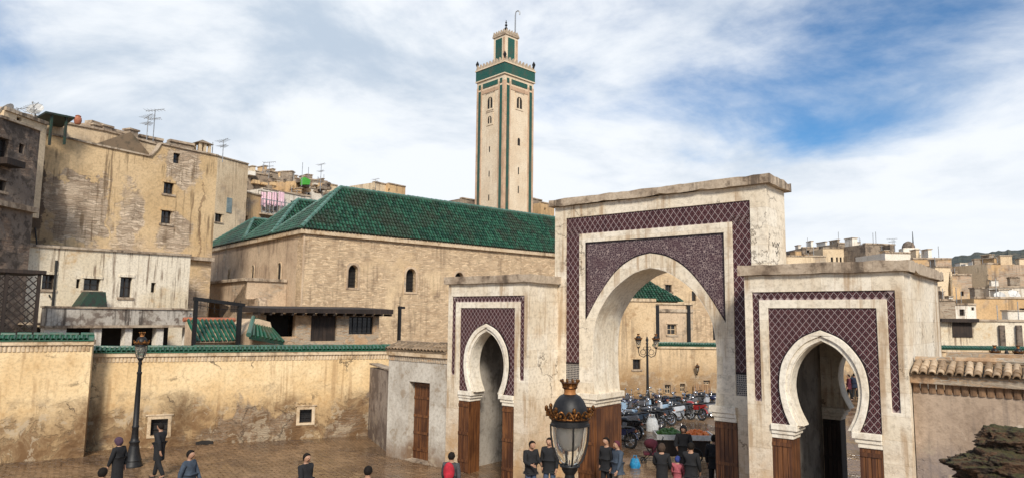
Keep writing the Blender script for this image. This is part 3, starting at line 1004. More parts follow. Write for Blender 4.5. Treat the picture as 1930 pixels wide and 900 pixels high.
# right-hand wall with tan tiles
T = thing('tiled_wall', 'patched grey wall at the right edge topped with tan barrel tiles', 'wall', (-2.95, 17.62, 0))
MB().prism([(0, 0), (6, 0), (6, 3.70), (0, 3.70)], 0, .6).build('wall', RIGHTW, T)
flute(T, 0, 6, 3.66, 3.86, .15, TERRB)
MB().box(-.02, -.14, 3.865, 6, .64, 4.06).build('brick_strip', BRTAN, T, bevel=.015)
me = barrel(.074, .30, TANT, n=8, taper=.82)
rr = random.Random(5)
b = MB()
b.add([(0, -.20, 4.06), (6, -.20, 4.06), (6, .5, 4.36), (0, .5, 4.36), (0, .7, 4.06), (6, .7, 4.06)], [(0, 1, 2, 3), (3, 2, 5, 4), (0, 3, 4), (1, 5, 2), (0, 4, 5, 1)])
b.build('tile_bed', BROWNT, T)
for i in range(36):
    for c_ in range(3):
        inst('coping_tile', me, T, (.09+i*.165+rr.uniform(-.01, .01), -.26+c_*.12, 4.085+c_*.058+rr.uniform(-.006, .006)), (.40, rr.uniform(-.05, .05), rr.uniform(-.04, .04)))
MB().tube([(0.02, .40, 4.36), (2, .42, 4.39), (6, .40, 4.36)], [.07, .08, .07], 8).build('mortar_ridge', BRTAN, T)
MB().box(.55, .9, 3.2, 6, 1.3, 4.52).build('rear_parapet', BRTAN, T)
# ------------------------------------------------------------------ mosque
MZ = math.radians(-10)
MO = Vector((-38, 25.13, 0))
EZ = 10.68
mu, mv = Vector((math.cos(MZ), math.sin(MZ), 0)), Vector((-math.sin(MZ), math.cos(MZ), 0))
Fright = Fr(MO, MO+mv*10)            # the long face: x along mv; y axis = -mu (into the building)
Fleft = Fr(MO-mu*22, MO)             # the short face: x along mu, origin 22 m to the left


def arch_poly(r, pointed=.12):
    xa, za, xb, zb = r
    w_ = (xb-xa)/2
    cx = (xa+xb)/2
    zs = zb-w_*1.15
    top = [(cx+w_*math.cos(a), zs+w_*1.15*math.sin(a)) for a in (0, .35, .7, 1.05, 1.35, 1.5708, 1.79, 2.09, 2.44, 2.79, 3.14159)]
    return [(xa, za), (xb, za)] + top


def grow(poly, d, cx, cz):
    out = []
    for x, z in poly:
        v = Vector((x-cx, z-cz))
        out.append((x+(d if x > cx else -d if x < cx else 0), z+(d if z > cz else -d)))
    return out


def arched_window(parent, poly, F_loc, y, surround, bars=True, gw=.13):
    xs_, zs_ = [p[0] for p in poly], [p[1] for p in poly]
    xa, xb, za, zb = min(xs_), max(xs_), min(zs_), max(zs_)
    W_ = MB().prism(poly, y+.16, y+.18).build('window', DARK, parent, *F_loc)
    g_ = MB()
    n = max(2, int((xb-xa)/.2))
    if bars:
        for i in range(1, n):
            x = xa+(xb-xa)*i/n
            g_.box(x-.012, y+.08, za, x+.012, y+.10, zb-.12)
        for i in range(1, 6):
            z = za+(zb-za)*i/6.5
            g_.box(xa, y+.085, z-.012, xb, y+.105, z+.012)
        g_.build('window_grille', IRON, W_)
    if surround:
        big = grow(poly, gw, (xa+xb)/2, (za+zb)/2)
        MB().prism(big, -.05, .002, [poly]).build('window_surround', surround, W_)
    return W_


T = thing('mosque', 'brick mosque hall with three green tiled roofs, below the minaret', 'mosque', MO, MZ)
LEN = 34.
# long face built in its own frame, then turned into the hall's axes (x=0 plane)
rot_r = (0, 0, math.radians(90))
wr = [px_rect(Fright, r)[1] for r in ((655, 499, 675, 541), (764, 506, 784, 549), (856, 513, 874, 556))]
pol = [arch_poly(r) for r in wr]
MB().prism([(0, 0), (LEN, 0), (LEN, EZ-.35), (0, EZ-.35)], 0, .8, pol).build('wall', MOSQ, T, (0, 0, 0), rot_r)
for p_ in pol:
    arched_window(T, p_, ((0, 0, 0), rot_r), .2, MOSQL)
wl_ = [px_rect(Fleft, r)[1] for r in ((523, 494, 531, 526), (474, 499, 480, 526), (430, 506, 434, 527))]
wl_ = [(a-22, b, c_-22, d) for a, b, c_, d in wl_]
pol = [arch_poly(r) for r in wl_]
MB().prism([(-22, 0), (-.001, 0), (-.001, EZ-.35), (-22, EZ-.35)], .001, .8, pol).build('wall', MOSQL, T)
for p_ in pol:
    arched_window(T, p_, ((0, 0, 0), (0, 0, 0)), -.13, CREAM, False, .06)
MB().box(-22, LEN-.8, 0, -.8, LEN, EZ-.35).box(-22, .8, 0, -21.2, LEN-.8, EZ-.35).build('rear_wall', MOSQL, T)
MB().prism([(-22, -.22), (.22, -.22), (.22, LEN), (0, LEN), (0, 0), (-22, 0)], EZ-.35, EZ-.06, axis='z').build('eaves_strip', CREAM, T, bevel=.02)
# pilaster joints and putlog scars on the long face
MB().box(.0, .02, 0, .035, .14, EZ-.4).build('corner_strip', MOSQL, T)


def tile_slope(mb, O, ex, es, W_, S_, ok, pitch=.25, row=.33, r=.094, rnd=None):
    """barrel tiles over a slope: O eave start, ex along the eave, es up the slope"""
    nrm = ex.cross(es).normalized()
    if nrm.z < 0:
        nrm = -nrm
    nu, nv = int(W_/pitch), int(S_/row)+1
    arc = [(math.cos(math.pi*i/4), math.sin(math.pi*i/4)) for i in range(5)]
    for i in range(nu):
        for j in range(nv):
            u_, v_ = (i+.5)*pitch, j*row
            if not ok(u_, v_+row*.4):
                continue
            jx = rnd.uniform(-.02, .02)
            lift = rnd.uniform(0, .02)
            vs = []
            for (vv, k, up_) in ((v_-.04, 1.0, .055), (v_+row, .82, .02)):
                for ca_, sa_ in arc:
                    vs.append(O + ex*(u_+jx+r*k*ca_) + es*vv + nrm*(r*k*sa_+up_+lift))
            mb.add(vs, [(q, q+1, q+6, q+5) for q in range(4)] + [(0, 4, 3, 2, 1)])


rnd = random.Random(11)


def nave(T, xr, xl, zr, ya, y1, tag_no):
    """a roof running along y from its hipped end: eaves at xr (right) and xl (left), ridge zr, hip apex at ya"""
    xm = (xr+xl)/2
    ov = .25
    E0, E1 = EZ-.02, zr
    A, B = Vector((xr+ov, -ov, E0)), Vector((xl-ov, -ov, E0))
    Ar, Br = Vector((xr+ov, y1, E0)), Vector((xl-ov, y1, E0))
    P0, P1 = Vector((xm, ya, E1)), Vector((xm, y1, E1))
    b = MB()
    b.add([A, B, Ar, Br, P0, P1], [(0, 2, 5, 4), (3, 1, 4, 5), (1, 0, 4), (2, 3, 5), (0, 1, 3, 2)])
    b.build('roof_slab', GREEND, T)
    mb = MB()
    ey, ex = Vector((0, 1, 0)), Vector((-1, 0, 0))
    es = (Vector((xm, 0, E1))-Vector((xr+ov, 0, E0)))
    S = es.length
    tile_slope(mb, A, ey, es.normalized(), y1+ov, S, lambda u_, v_: v_ < S*1.0 and u_ > (ya+ov)*v_/S, rnd=rnd)
    es2 = (P0-Vector((xm, -ov, E0)))
    S2 = es2.length
    Wd = xr-xl+2*ov
    tile_slope(mb, A, ex, es2.normalized(), Wd, S2, lambda u_, v_: v_ < S2 and Wd/2*v_/S2 < u_ < Wd-Wd/2*v_/S2, rnd=rnd)
    es3 = (Vector((xm, 0, E1))-Vector((xl-ov, 0, E0)))
    tile_slope(mb, B, ey, es3.normalized(), min(y1+ov, 12), S, lambda u_, v_: v_ < S and u_ > (ya+ov)*v_/S, rnd=rnd)
    tag(mb.build('roof_tiles', GREEN2, T), kind='stuff')
    # ridge and hip caps, each tile its own piece
    rme = MB().tube([(-.22, 0, 0), (.24, 0, 0)], [.15, .12], 8).mesh('ridge_tile', GREENR, True)
    for S_, Q_ in ((A, P0), (B, P0), (P0, P1)):
        d = Q_-S_
        n = max(2, int(d.length/.42))
        q = d.to_track_quat('X', 'Z').to_euler()
        for i in range(n):
            c_ = S_+d*((i+.5)/n)
            inst('ridge_tile', rme, T, (c_.x, c_.y, c_.z+.07+rnd.uniform(-.01, .01)), q)


nave(T, 0, -4.65, 14.07, 3.6, 32, 0)
nave(T, -4.9, -10.0, 13.72, 2.7, 14, 1)
nave(T, -10.3, -20.0, 13.0, 2.2, 10, 2)

# lower annex in front of the short face
Fan = Fr(MO-mu*16-mv*2.6, MO-mu*2.2-mv*2.6)
T = thing('mosque_annex', 'low stained annex with two arched windows against the mosque side', 'building', Fan.o, Fan.rz)
zt = Fan.px(450, 530)[1]
wr = [px_rect(Fan, r)[1] for r in ((456, 560, 468, 588), (478, 560, 490, 588))]
pol = [arch_poly(r) for r in wr]
MB().prism([(0, 0), (Fan.L, 0), (Fan.L, zt), (0, zt)], 0, .5, pol).build('wall', MOSQL, T)
MB().box(0, .5, 0, .5, 2.58, zt).box(Fan.L-.5, .5, 0, Fan.L, 2.58, zt).box(.5, .5, zt-.5, Fan.L-.5, 2.58, zt-.02).build('side_wall', MOSQL, T)
for p_ in pol:
    arched_window(T, p_, ((0, 0, 0), (0, 0, 0)), 0., None, False)
MB().box(-.15, -.18, zt, Fan.L+.12, 2.55, zt+.2).build('ledge', CORN, T, bevel=.02)

# ------------------------------------------------------------------ minaret
MW = 4.9
mz = math.radians(-6.5)
mc = Vector((-50.43, 59.51, 0)) + Matrix.Rotation(mz, 3, 'Z') @ Vector((-MW/2, MW/2, 0))
T = thing('minaret', 'tall square cream minaret with green tile strips and a small lantern tower', 'minaret', mc, mz)
H_ = MW/2
ZB, ZF = 33.75, 35.0
MB().box(-H_, -H_, 0, H_, H_, ZB+.02).build('shaft', MINAR, T)
for k in range(4):
    rot = (0, 0, math.pi/2*k)
    # each face: outward is -y at k=0 (left face seen), +x at k=1 (right face seen)
    b = MB()
    for f0, f1 in ((.0, .07), (.155, .20), (.80, .845), (.93, 1.0)):
        b.box(-H_+f0*MW+.004, -H_-.05, 8, -H_+f1*MW-.004, -H_+.01, 32.9)
    b.box(-H_+.2*MW, -H_-.05, 31.95, -H_+.8*MW, -H_+.01, 32.4)
    b.build('pink_border', MINAP, T, (0, 0, 0), rot)
    for f in (.075, .85):
        g_ = MB().box(-H_+f*MW, -H_-.07, 8, -H_+(f+.085)*MW, -H_, 32.35).build('green_strip', GREENM, T, (0, 0, 0), rot)
    for f0, f1 in ((.075, .15), (.23, .77), (.85, .925)):
        MB().box(-H_+f0*MW, -H_-.07, 32.65, -H_+f1*MW, -H_, 33.2).build('green_panel', GREENM, T, (0, 0, 0), rot)
MB().box(-H_-.12, -H_-.12, ZB, H_+.12, H_+.12, ZF).build('green_frieze', GREENM, T)
MB().box(-H_-.2, -H_-.2, ZF, H_+.2, H_+.2, ZF+.16).box(-H_-.16, -H_-.16, ZB-.14, H_+.16, H_+.16, ZB-.002).build('parapet_ledge', MINAR, T)
mer = MB().prism([(-.2, 0), (.2, 0), (.2, .28), (.1, .28), (.1, .45), (0, .62), (-.1, .45), (-.1, .28), (-.2, .28)], -.12, .12).mesh('merlon', CORN)
for k in range(4):
    for i in range(9):
        x = -H_+.2+i*(MW-.4)/8
        p = Matrix.Rotation(math.pi/2*k, 3, 'Z') @ Vector((x, -H_-.06, ZF+.16))
        if i == 8:
            continue
        inst('merlon', mer, T, p, (0, 0, math.pi/2*k))
for sx_, sy_ in ((-1, -1), (1, -1), (1, 1), (-1, 1)):
    MB().lathe([(.05, 0), (.16, .3), (.22, .5), (.1, .75), (.02, .9)], 8, (sx_*H_, sy_*H_, ZF+.5)).build('corner_finial', IRON, T)
lw = 1.06
MB().box(-lw, -lw, ZF, lw, lw, 39.3).build('lantern_tower', MINAR, T)
for k in range(4):
    MB().box(-lw*.62, -lw-.05, ZF+.3, lw*.42, -lw, 39.0).build('green_panel', GREENM, T, (0, 0, 0), (0, 0, math.pi/2*k))
    MB().box(lw*.60, -lw-.04, ZF+.3, lw*.9, -lw, 39.0).build('pink_border', MINAP, T, (0, 0, 0), (0, 0, math.pi/2*k))
    for i in range(5):
        p = Matrix.Rotation(math.pi/2*k, 3, 'Z') @ Vector((-lw+.15+i*.425, -lw-.04, 39.56))
        inst('merlon', mer, T, p, (0, 0, math.pi/2*k), (.8, .8, .75))
MB().box(-lw-.12, -lw-.12, 39.3, lw+.12, lw+.12, 39.56).build('parapet_ledge', CORN, T)
fin = MB().tube([(0, 0, 39.3), (0, 0, 41.7)], .05, 6)
for z, r in ((40.6, .22), (41.05, .17), (41.4, .12)):
    fin.ball((0, 0, z), r, n=8)
fin.build('ball_finial', IRON, T, smooth=True)
MB().tube([(.85, .75, 39.3), (.85, .75, 42.3), (.88, .8, 42.75), (1.05, 1.0, 42.95), (1.22, 1.15, 42.75), (1.22, 1.15, 42.4)], [.1, .08, .08, .08, .08, .07], 6).build('prayer_flag_gallows', STEEL, T)
# openings: rectangles in (offset along the face, z)


def mwin(k, u0, u1, z0, z1, double=False):
    rot = (0, 0, math.pi/2*k)
    z0, z1 = (z_+.5+.022*(z_-20) for z_ in (z0, z1))
    W_ = MB().prism(arch_poly((u0, z0, u1, z1)), -H_-.012, -H_+.01).build('window', DARK, T, (0, 0, 0), rot)
    if double:
        c_ = (u0+u1)/2
        MB().box(c_-.06, -H_-.05, z0, c_+.06, -H_-.012, z1-.1).prism([(u0-.22, z0-.2), (u1+.22, z0-.2), (u1+.22, z1+.45), (u0-.22, z1+.45)], -H_-.06, -H_-.001, [arch_poly((u0, z0, u1, z1))]).build('window_surround', MINAR, W_)
        MB().box(u0-.3, -H_-.09, z1+.45, u1+.3, -H_-.001, z1+.55).build('window_hood', CORN, W_)


mwin(0, -.45, .45, 29.2, 30.6, True)
mwin(1, -.45, .45, 29.2, 30.6, True)
mwin(0, -.36, .34, 27.4, 28.3, True)
mwin(1, -.2, .2, 24.8, 25.7)
for z in (21.4, 19.2):
    mwin(1, -.08, .08, z, z+.85)
for z in (24.0, 21.1, 18.3):
    mwin(0, -.08, .08, z, z+.7)

# ------------------------------------------------------------------ houses


def box_house(name, label, F, zt, depth, mat, wins=(), cat='house', x0=0., x1=None, top=None, cap=CORN, capz=.12, z0=0., group=None, pmat=None, fmat=None, parapet=.6, clutter=0):
    """a house standing on frame F: front wall with real openings, side and rear walls, flat roof behind a parapet"""
    x1 = F.L if x1 is None else x1
    T = thing(name, label, cat, F.world(x0, 0), F.rz, group)
    tp = [(x-x0, z) for x, z in top] if top else [(x1-x0, zt), (0, zt)]
    rs = []
    for r in wins:
        q = px_rect(F, r)[1]
        rs.append((q[0]-x0, q[1], q[2]-x0, q[3]))
    W_ = x1-x0
    holes = [[(a, b), (c_, b), (c_, d), (a, d)] for a, b, c_, d in rs]
    MB().prism([(0, z0), (W_, z0)] + tp, 0, .35, holes).build('wall', mat, T)
    zr, zl = tp[0][1], tp[-1][1]
    MB().prism([(.35, z0), (depth, z0), (depth, zr-.003), (.35, zr-.003)], 0, .3).build('side_wall', mat, T, (W_-.0, 0, 0), (0, 0, math.pi/2))
    MB().prism([(.35, z0), (depth, z0), (depth, zl-.003), (.35, zl-.003)], -.3, 0).build('side_wall', mat, T, (0, 0, 0), (0, 0, math.pi/2))
    zm = min(p[1] for p in tp)
    MB().box(.3, depth-.3, z0, W_-.3, depth-.001, zm-.002).build('rear_wall', mat, T)
    MB().box(.3, .35, zm-parapet-.2, W_-.3, depth-.3, zm-parapet).build('roof', CORN, T)
    for q in rs:
        big = (q[2]-q[0]) > .5
        W2 = grid_window(T, q, .18, min(.06, (q[2]-q[0])*.12), (1, 1) if big else (0, 1), fmat or WOODD, pmat or PANE)
        if big:
            MB().box(q[0]-.12, -.07, q[1]-.12, q[2]+.12, .1, q[1]-.004).build('window_sill', CORN, W2)
            MB().box(q[0]-.1, -.05, q[3]+.004, q[2]+.1, .1, q[3]+.14).build('window_lintel', mat, W2)
    rh = random.Random(int(abs(F.o.x)*10+W_*7))
    if clutter:
        for i in range(clutter):
            cw, cd, ch = rh.uniform(.08, .22)*W_, rh.uniform(.8, 2.), rh.uniform(.35, 1.3)
            cx, cy = rh.uniform(cw*.6, max(cw*.61, W_-cw*.6)), rh.uniform(1., max(1.1, depth-1.6))
            RH = MB().box(cx-cw/2, cy-cd/2, zm-parapet, cx+cw/2, cy+cd/2, zm+ch).build('roof_hut', rh.choice([FARC, FARS, FARW, FARO]), T)
            MB().box(cx-cw/2-.08, cy-cd/2-.08, zm+ch, cx+cw/2+.08, cy+cd/2+.08, zm+ch+.1).build('hut_roof', CORN, RH)
        for i in range(clutter):
            vx, vy, vh = rh.uniform(.2, W_-.2), rh.uniform(.6, 2.), rh.uniform(.5, 1.8)
            MB().tube([(vx, vy, zm-parapet), (vx, vy, zm+vh)], .035, 5).build('vent_pipe', STEEL, T)
    if cap:
        pr = sorted(tp, key=lambda p: p[0])
        b = MB()
        for (xa, za), (xb, zb) in zip(pr[:-1], pr[1:]):
            if xb-xa < .05:
                continue
            b.add([(xa, -.1, za), (xb, -.1, zb), (xb, .45, zb), (xa, .45, za), (xa, -.1, za+capz), (xb, -.1, zb+capz), (xb, .45, zb+capz), (xa, .45, za+capz)],
                  [(0, 1, 2, 3), (4, 7, 6, 5), (0, 4, 5, 1), (3, 2, 6, 7), (0, 3, 7, 4), (1, 5, 6, 2)])
        if b.v:
            b.build('coping', cap, T)
    return T


# tall ochre house on the left
Fb = frd(8, 44, 392, 48.5)


def pl(F, pts):
    return [F.px(x, y) for x, y in pts]


top = pl(Fb, [(388, 290), (303, 272), (297, 282), (284, 296), (180, 274), (110, 258), (45, 243)])
top = [(Fb.L, top[0][1])] + top[1:-1] + [(0, top[-1][1])]
_z = lambda X, Y: Fb.px(X, Y)
def _zone(X, Y, rx, ry, *r):
    (a, b), (c_, d) = Fb.px(X-rx, Y+ry), Fb.px(X+rx, Y-ry)
    return ((a+c_)/2, (b+d)/2, abs(c_-a)/2, abs(d-b)/2) + r
OCHRE = plaster('ochre_plaster', (.69, .50, .285), (.60, .415, .215), zones=[_zone(140, 395, 80, 70, .38), _zone(245, 400, 34, 70, .36), _zone(345, 320, 45, 34, .32), _zone(330, 440, 36, 40, .34), _zone(160, 280, 140, 30, -.5), _zone(205, 400, 10, 90, -.4)],
                blobs=[_zone(72, 370, 22, 75, .9, (.035, .024, .018)), _zone(95, 400, 45, 80, .55, (.12, .075, .045)), _zone(40, 470, 60, 18, .7, (.07, .045, .03)), _zone(377, 420, 8, 90, .6, (.16, .09, .045))], **OCHRE_ARGS)
T_OCH = box_house('ochre_house', 'tall ochre house with peeling plaster and three small windows', Fb, 0, 9, OCHRE, [(326, 290, 340, 307), (308, 346, 328, 364), (303, 398, 324, 420)], top=top, capz=.1)
z_l = Fb.px(200, 474)[1]
MB().box(0, -.35, z_l-.1, Fb.L, .0, z_l+.12).build('ledge', CORN, T_OCH)
# paler storey set back above it
F2 = Fr(Fb.world(.3, 1.8), Fb.world(Fb.L*.72, 1.8))
b2 = pl(F2, [(270, 268), (200, 248), (65, 222)])
box_house('rooftop_storey', 'pale parapet storey set back on top of the ochre house', F2, 0, 5, FARC, (), 'house', 0, None, [(F2.L, b2[0][1])] + [b2[1]] + [(0, b2[2][1])])
# rooms on the roof, right end
for (xl, xr, yt, dl, mat, lab) in ((140, 165, 221, 47.5, BRTAN, 'tan brick roof room stepped above the ochre house'), (173, 214, 238, 48, BRTAN, 'low tan roof room right of the stepped brick one'), (236, 284, 252, 49, FARS, 'dark rubble roof room with sloping top, above ochre house'),
                                    (296, 345, 262, 50, FARS, 'ruined rubble roof room below the tall antennas')):
    f_ = frd(xl, dl, xr, dl+.6)
    box_house('roof_room', lab, f_, f_.px(xl, yt)[1], 3, mat, (), z0=9., capz=.15)
# sloping tiled lean-to roof on the ochre house
f_ = frd(180, 46.4, 290, 47.8)
q = pl(f_, [(182, 271), (246, 249), (252, 254), (284, 293)])
tag(MB().prism(q, 0, 2.2).build('lean_to_roof', BROWNT, None, f_.o, (0, 0, f_.rz)), 'dark sloping lean-to roof rising to a chimney on ochre house', 'roof')
# little roof lantern
f_ = frd(355, 50, 385, 50.6)
zb_ = f_.px(370, 284)[1]
ze_ = f_.px(370, 265)[1]
zt_ = f_.px(370, 256)[1]
T = thing('roof_lantern', 'little open roof lantern with pyramid cap at the ochre house corner', 'roof lantern', f_.world(f_.L/2, .6), f_.rz)
hw = f_.L*.36
MB().box(-hw, -hw, 8, hw, hw, zb_).build('base', FARS, T)
for sx_, sy_ in ((-1, -1), (0, -1), (1, -1), (-1, 1), (0, 1), (1, 1)):
    MB().box(sx_*hw*.82-.08, sy_*hw*.82-.08, zb_, sx_*hw*.82+.08, sy_*hw*.82+.08, ze_).build('post', FARC, T)
h2 = hw*1.35
MB().add([(-h2, -h2, ze_), (h2, -h2, ze_), (h2, h2, ze_), (-h2, h2, ze_), (0, 0, zt_)], [(0, 1, 4), (1, 2, 4), (2, 3, 4), (3, 0, 4), (3, 2, 1, 0)]).build('roof', BROWNT, T)

# rubble house, left edge: stained stone, its shadowed side put into the dark colour
Fd = frd(-140, 36.5, 44, 40.5)
top = pl(Fd, [(44, 236), (0, 222), (-140, 195)])
T_ = box_house('rubble_house', 'dark rubble stone house at the left edge with black windows', Fd, 0, 8, STONE, [(-14, 264, 17, 299), (35, 273, 46, 288), (-10, 342, 12, 357)], top=[(Fd.L, top[0][1]), top[1], (0, top[2][1])])
zz = Fd.px(0, 385)[1]
MB().box(0, -.3, zz-.1, Fd.L, 0, zz+.15).build('ledge', CORN, T_)
MB().box(Fd.px(-14, 300)[0], -.7, Fd.px(0, 312)[1], Fd.px(22, 300)[0], 0, Fd.px(0, 300)[1]).build('balcony', WOODD, T_)
# hut on it
f_ = frd(-30, 41, 56, 43)
box_house('roof_hut', 'tan roof hut with dark doorway on the rubble house', f_, f_.px(20, 212)[1], 3, FARC, [(30, 223, 41, 240)], z0=10., capz=.18)

# whitewashed house below
Fw = frd(14, 41, 352, 44.6)
top = pl(Fw, [(352, 482), (20, 462)])
T_ = box_house('whitewashed_house', 'stained whitewashed house with odd small windows under the ochre wall', Fw, 0, 3.2, WHITEW, [(78, 517, 104, 544), (143, 525, 152, 542), (157, 525, 190, 546), (225, 522, 250, 559), (284, 532, 294, 550)], top=[(Fw.L, top[0][1]), (0, top[1][1])])
r = px_rect(Fw, (132, 550, 190, 580))[1]
MB().prism([(r[0], r[1]), (r[2], r[1]), (r[2]-.15, r[3]), (r[0]+.5, r[3])], -.9, 0).build('hood', TARP, T_)
MB().tube([(Fw.px(105, 500)[0], -.05, Fw.px(105, 490)[1]), (Fw.px(105, 500)[0], -.05, Fw.px(105, 580)[1])], .06, 6).build('drainpipe', IRON, T_)
# terrace with columns
Ft = frd(86, 37.6, 350, 40.6)
zt, zm = Ft.px(200, 581)[1], Ft.px(200, 612)[1]
op = [px_rect(Ft, r)[1] for r in ((122, 614, 178, 660), (189, 614, 237, 660), (247, 614, 296, 660), (306, 614, 352, 660))]
T_ = thing('terrace', 'grimy white roof terrace over dark bays with white columns', 'terrace', Ft.o, Ft.rz)
MB().prism([(0, 0), (Ft.L+.3, 0), (Ft.L+.3, zm), (0, zm)], 0, .4, [[(a, .5), (c_, .5), (c_, d), (a, d)] for a, b, c_, d in op]).build('wall', FARW, T_)
MB().box(-.05, -.12, zm, Ft.L+.3, .35, zt).build('parapet', DIRTYW, T_)
MB().box(-.1, -.2, zm-.12, Ft.L+.3, .3, zm-.002).build('ledge', CORN, T_)
MB().box(-.1, -.18, zt, Ft.L+.3, .4, zt+.09).build('coping', CORN, T_)
MB().box(0, .35, zm, Ft.L, 3.4, zm+.1).build('floor', CORN, T_)
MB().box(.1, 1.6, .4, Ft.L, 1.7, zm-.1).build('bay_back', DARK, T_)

# trellis pergola at the left edge
Fp = frd(-60, 33.2, 76, 33.6)
zt = Fp.px(40, 514)[1]
x_r = Fp.px(70, 570)[0]
T_ = thing('trellis_screen', 'dark diagonal trellis screen with black roof edge at the left edge', 'trellis', Fp.o, Fp.rz)
MB().box(-.5, -.15, zt, x_r+.2, 2.5, zt+.14).build('roof', WOODD, T_)
for x in (0, x_r*.5, x_r):
    MB().box(x-.06, -.06, 0, x+.06, .06, zt).build('post', WOODD, T_)
zb = Fp.px(40, 640)[1]-.3
hgt = zt-.12-zb
n = 0
for d in (1, -1):
    me = MB().box(-.022, -.015, 0, .022, .0, hgt*math.sqrt(2)).mesh('lath', WOODD)
    i = -int(hgt/.3)-1
    while i*.3 < x_r+hgt:
        xx = i*.3
        if d == 1:
            xa, xb = xx, xx+hgt
        else:
            xa, xb = xx, xx-hgt
        lo, hi = 0., 1.
        t0 = [0., 1.]
        if d == 1:
            lo = max(0, (0-xx)/hgt)
            hi = min(1, (x_r-xx)/hgt)
        else:
            lo = max(0, (xx-x_r)/hgt)
            hi = min(1, xx/hgt)
        if hi-lo > .05:
            o_ = inst('lath', me, T_, (xx+d*lo*hgt, .02*d, zb+lo*hgt), (0, d*math.pi/4, 0), (1, 1, hi-lo))
        i += 1
# further ochre strip and tower house right of the ochre house
Fo = frd(376, 66, 452, 69)
box_house('tower_house', 'narrow pale tower house with one blue window, right of ochre house', Fo, Fo.px(400, 292)[1], 6, FARC, [(405, 404, 419, 417)], capz=.1)
r = px_rect(Fo, (426, 374, 437, 400))[1]
tw = tag(MB().box(r[0], -.06, r[1], r[2], .02, r[3]).build('shutter', PANEB, None, Fo.o, (0, 0, Fo.rz)), 'weathered blue shutter on the narrow pale tower house', 'shutter')
Fo = frd(442, 70, 482, 72)
box_house('yellow_house', 'small yellow house with two dark windows above the green roofs', Fo, Fo.px(460, 362)[1], 6, FARO, [(453, 372, 466, 388), (453, 407, 467, 426)], capz=.12)
Fo = frd(482, 72.5, 566, 76)
T_ = box_house('white_house', 'white house with pink laundry hung along its balcony', Fo, Fo.px(520, 360)[1], 5, FARW, [(488, 366, 528, 392), (548, 380, 558, 388), (486, 405, 512, 417)], capz=.1)
r = px_rect(Fo, (482, 392, 540, 402))[1]
MB().box(r[0], -.9, r[1]-.1, r[2], 0, r[1]+.05).build('balcony_floor', CORN, T_)
b = MB()
for i in range(9):
    x = r[0]+(r[2]-r[0])*i/8
    b.box(x-.03, -.9, r[1], x+.03, -.84, r[3]+.35)
b.box(r[0], -.91, r[3]+.3, r[2], -.84, r[3]+.38)
b.build('balcony_rail', STEEL, T_)
for k, (xa, xb) in enumerate(((485, 496), (498, 506), (507, 517), (518, 530))):
    r = px_rect(Fo, (xa, 364, xb, 388))[1]
    b = MB()
    nn = 6
    vs = []
    for i in range(nn+1):
        x = r[0]+(r[2]-r[0])*i/nn
        yy = -.5+.05*math.sin(i*2.1+k)
        vs += [(x, yy, r[3]), (x, yy-.03, r[1]+.08*math.sin(i+k)), (x, yy+.025, r[1]+.08*math.sin(i+k)), (x, yy+.025, r[3])]
    fs = []
    for i in range(nn):
        for q in range(4):
            fs.append((i*4+q, i*4+(q+1) % 4, (i+1)*4+(q+1) % 4, (i+1)*4+q))
    b.add(vs, fs)
    tag(b.build('laundry_sheet', PINK, None, Fo.o, (0, 0, Fo.rz)), ['pink laundry sheet on white house balcony, leftmost of four', 'narrow pink laundry sheet on balcony, second of four', 'pink laundry sheet on balcony, third of four', 'pink laundry sheet on white house balcony, rightmost of four'][k], 'laundry', 'pink laundry on the balcony')
# jumble of roof rooms behind
jum = [(452, 500, 326, 66, FARS, 'rubble house end behind the narrow tower house'), (496, 526, 340, 70, FARW, 'white roof room behind the pink laundry'), (486, 520, 322, 74, FARS, 'broken rubble roof wall left of the green tarpaulin'),
       (526, 556, 333, 72, FARC, 'cream roof room in the jumble behind the white house'), (546, 562, 340, 66, FARO, 'small orange roof hut under the green plastic sheet'), (556, 606, 338, 76, FARS, 'wide rubble parapet right of the green plastic sheet'),
       (566, 600, 354, 68, FARW, 'white roof wall above the second green roof'), (600, 626, 346, 80, FARC, 'cream wall end just left of the main green ridge'), (538, 575, 366, 63, FARW, 'white wall under the jumble, behind the second green roof')]
for xl, xr, yt, d, mat, lab in jum:
    f_ = frd(xl, d+15, xr, d+16.5)
    box_house('roof_house', lab, f_, f_.px((xl+xr)/2, yt)[1], 4, mat, [((xl+xr)/2-3, yt+10, (xl+xr)/2+1, yt+15)], capz=.15, group='houses behind the mosque roof', clutter=2)
f_ = frd(572, 80.3, 584, 80.8)
r = px_rect(f_, (571, 336, 582, 348))[1]
tag(MB().prism([(r[0], r[1]), (r[2], r[1]+.1), (r[2]+.1, r[3]-.25), (r[2]-.2, r[3]-.1), (r[0]+.05, r[3])], -.2, .5).build('plastic_sheet', LIME, None, f_.o, (0, 0, f_.rz)), 'bright green plastic sheet bundled on a rooftop', 'tarpaulin')
for xl, xr, yt, d, mat, lab in ((672, 698, 355, 95, FARC, 'low cream house behind the roof ridge, left of the paired blocks'), (697, 728, 345, 92, FARC, 'cream block behind the roof ridge, left of a pair'), (724, 757, 348, 93, FARO, 'tan block behind the roof ridge, right of a pair'),
                                 (866, 900, 376, 88, FARS, 'dark sloping house just left of the minaret foot'), (1000, 1020, 376, 92, FARS, 'dark house just right of the minaret foot'), (1018, 1044, 384, 90, FARO, 'brown house between minaret foot and great gate')):
    f_ = frd(xl, d, xr, d+2)
    box_house('distant_house', lab, f_, f_.px((xl+xr)/2, yt)[1], 5, mat, [(xl+8, yt+8, xl+11, yt+12)], capz=.15, group='houses behind the mosque roof')

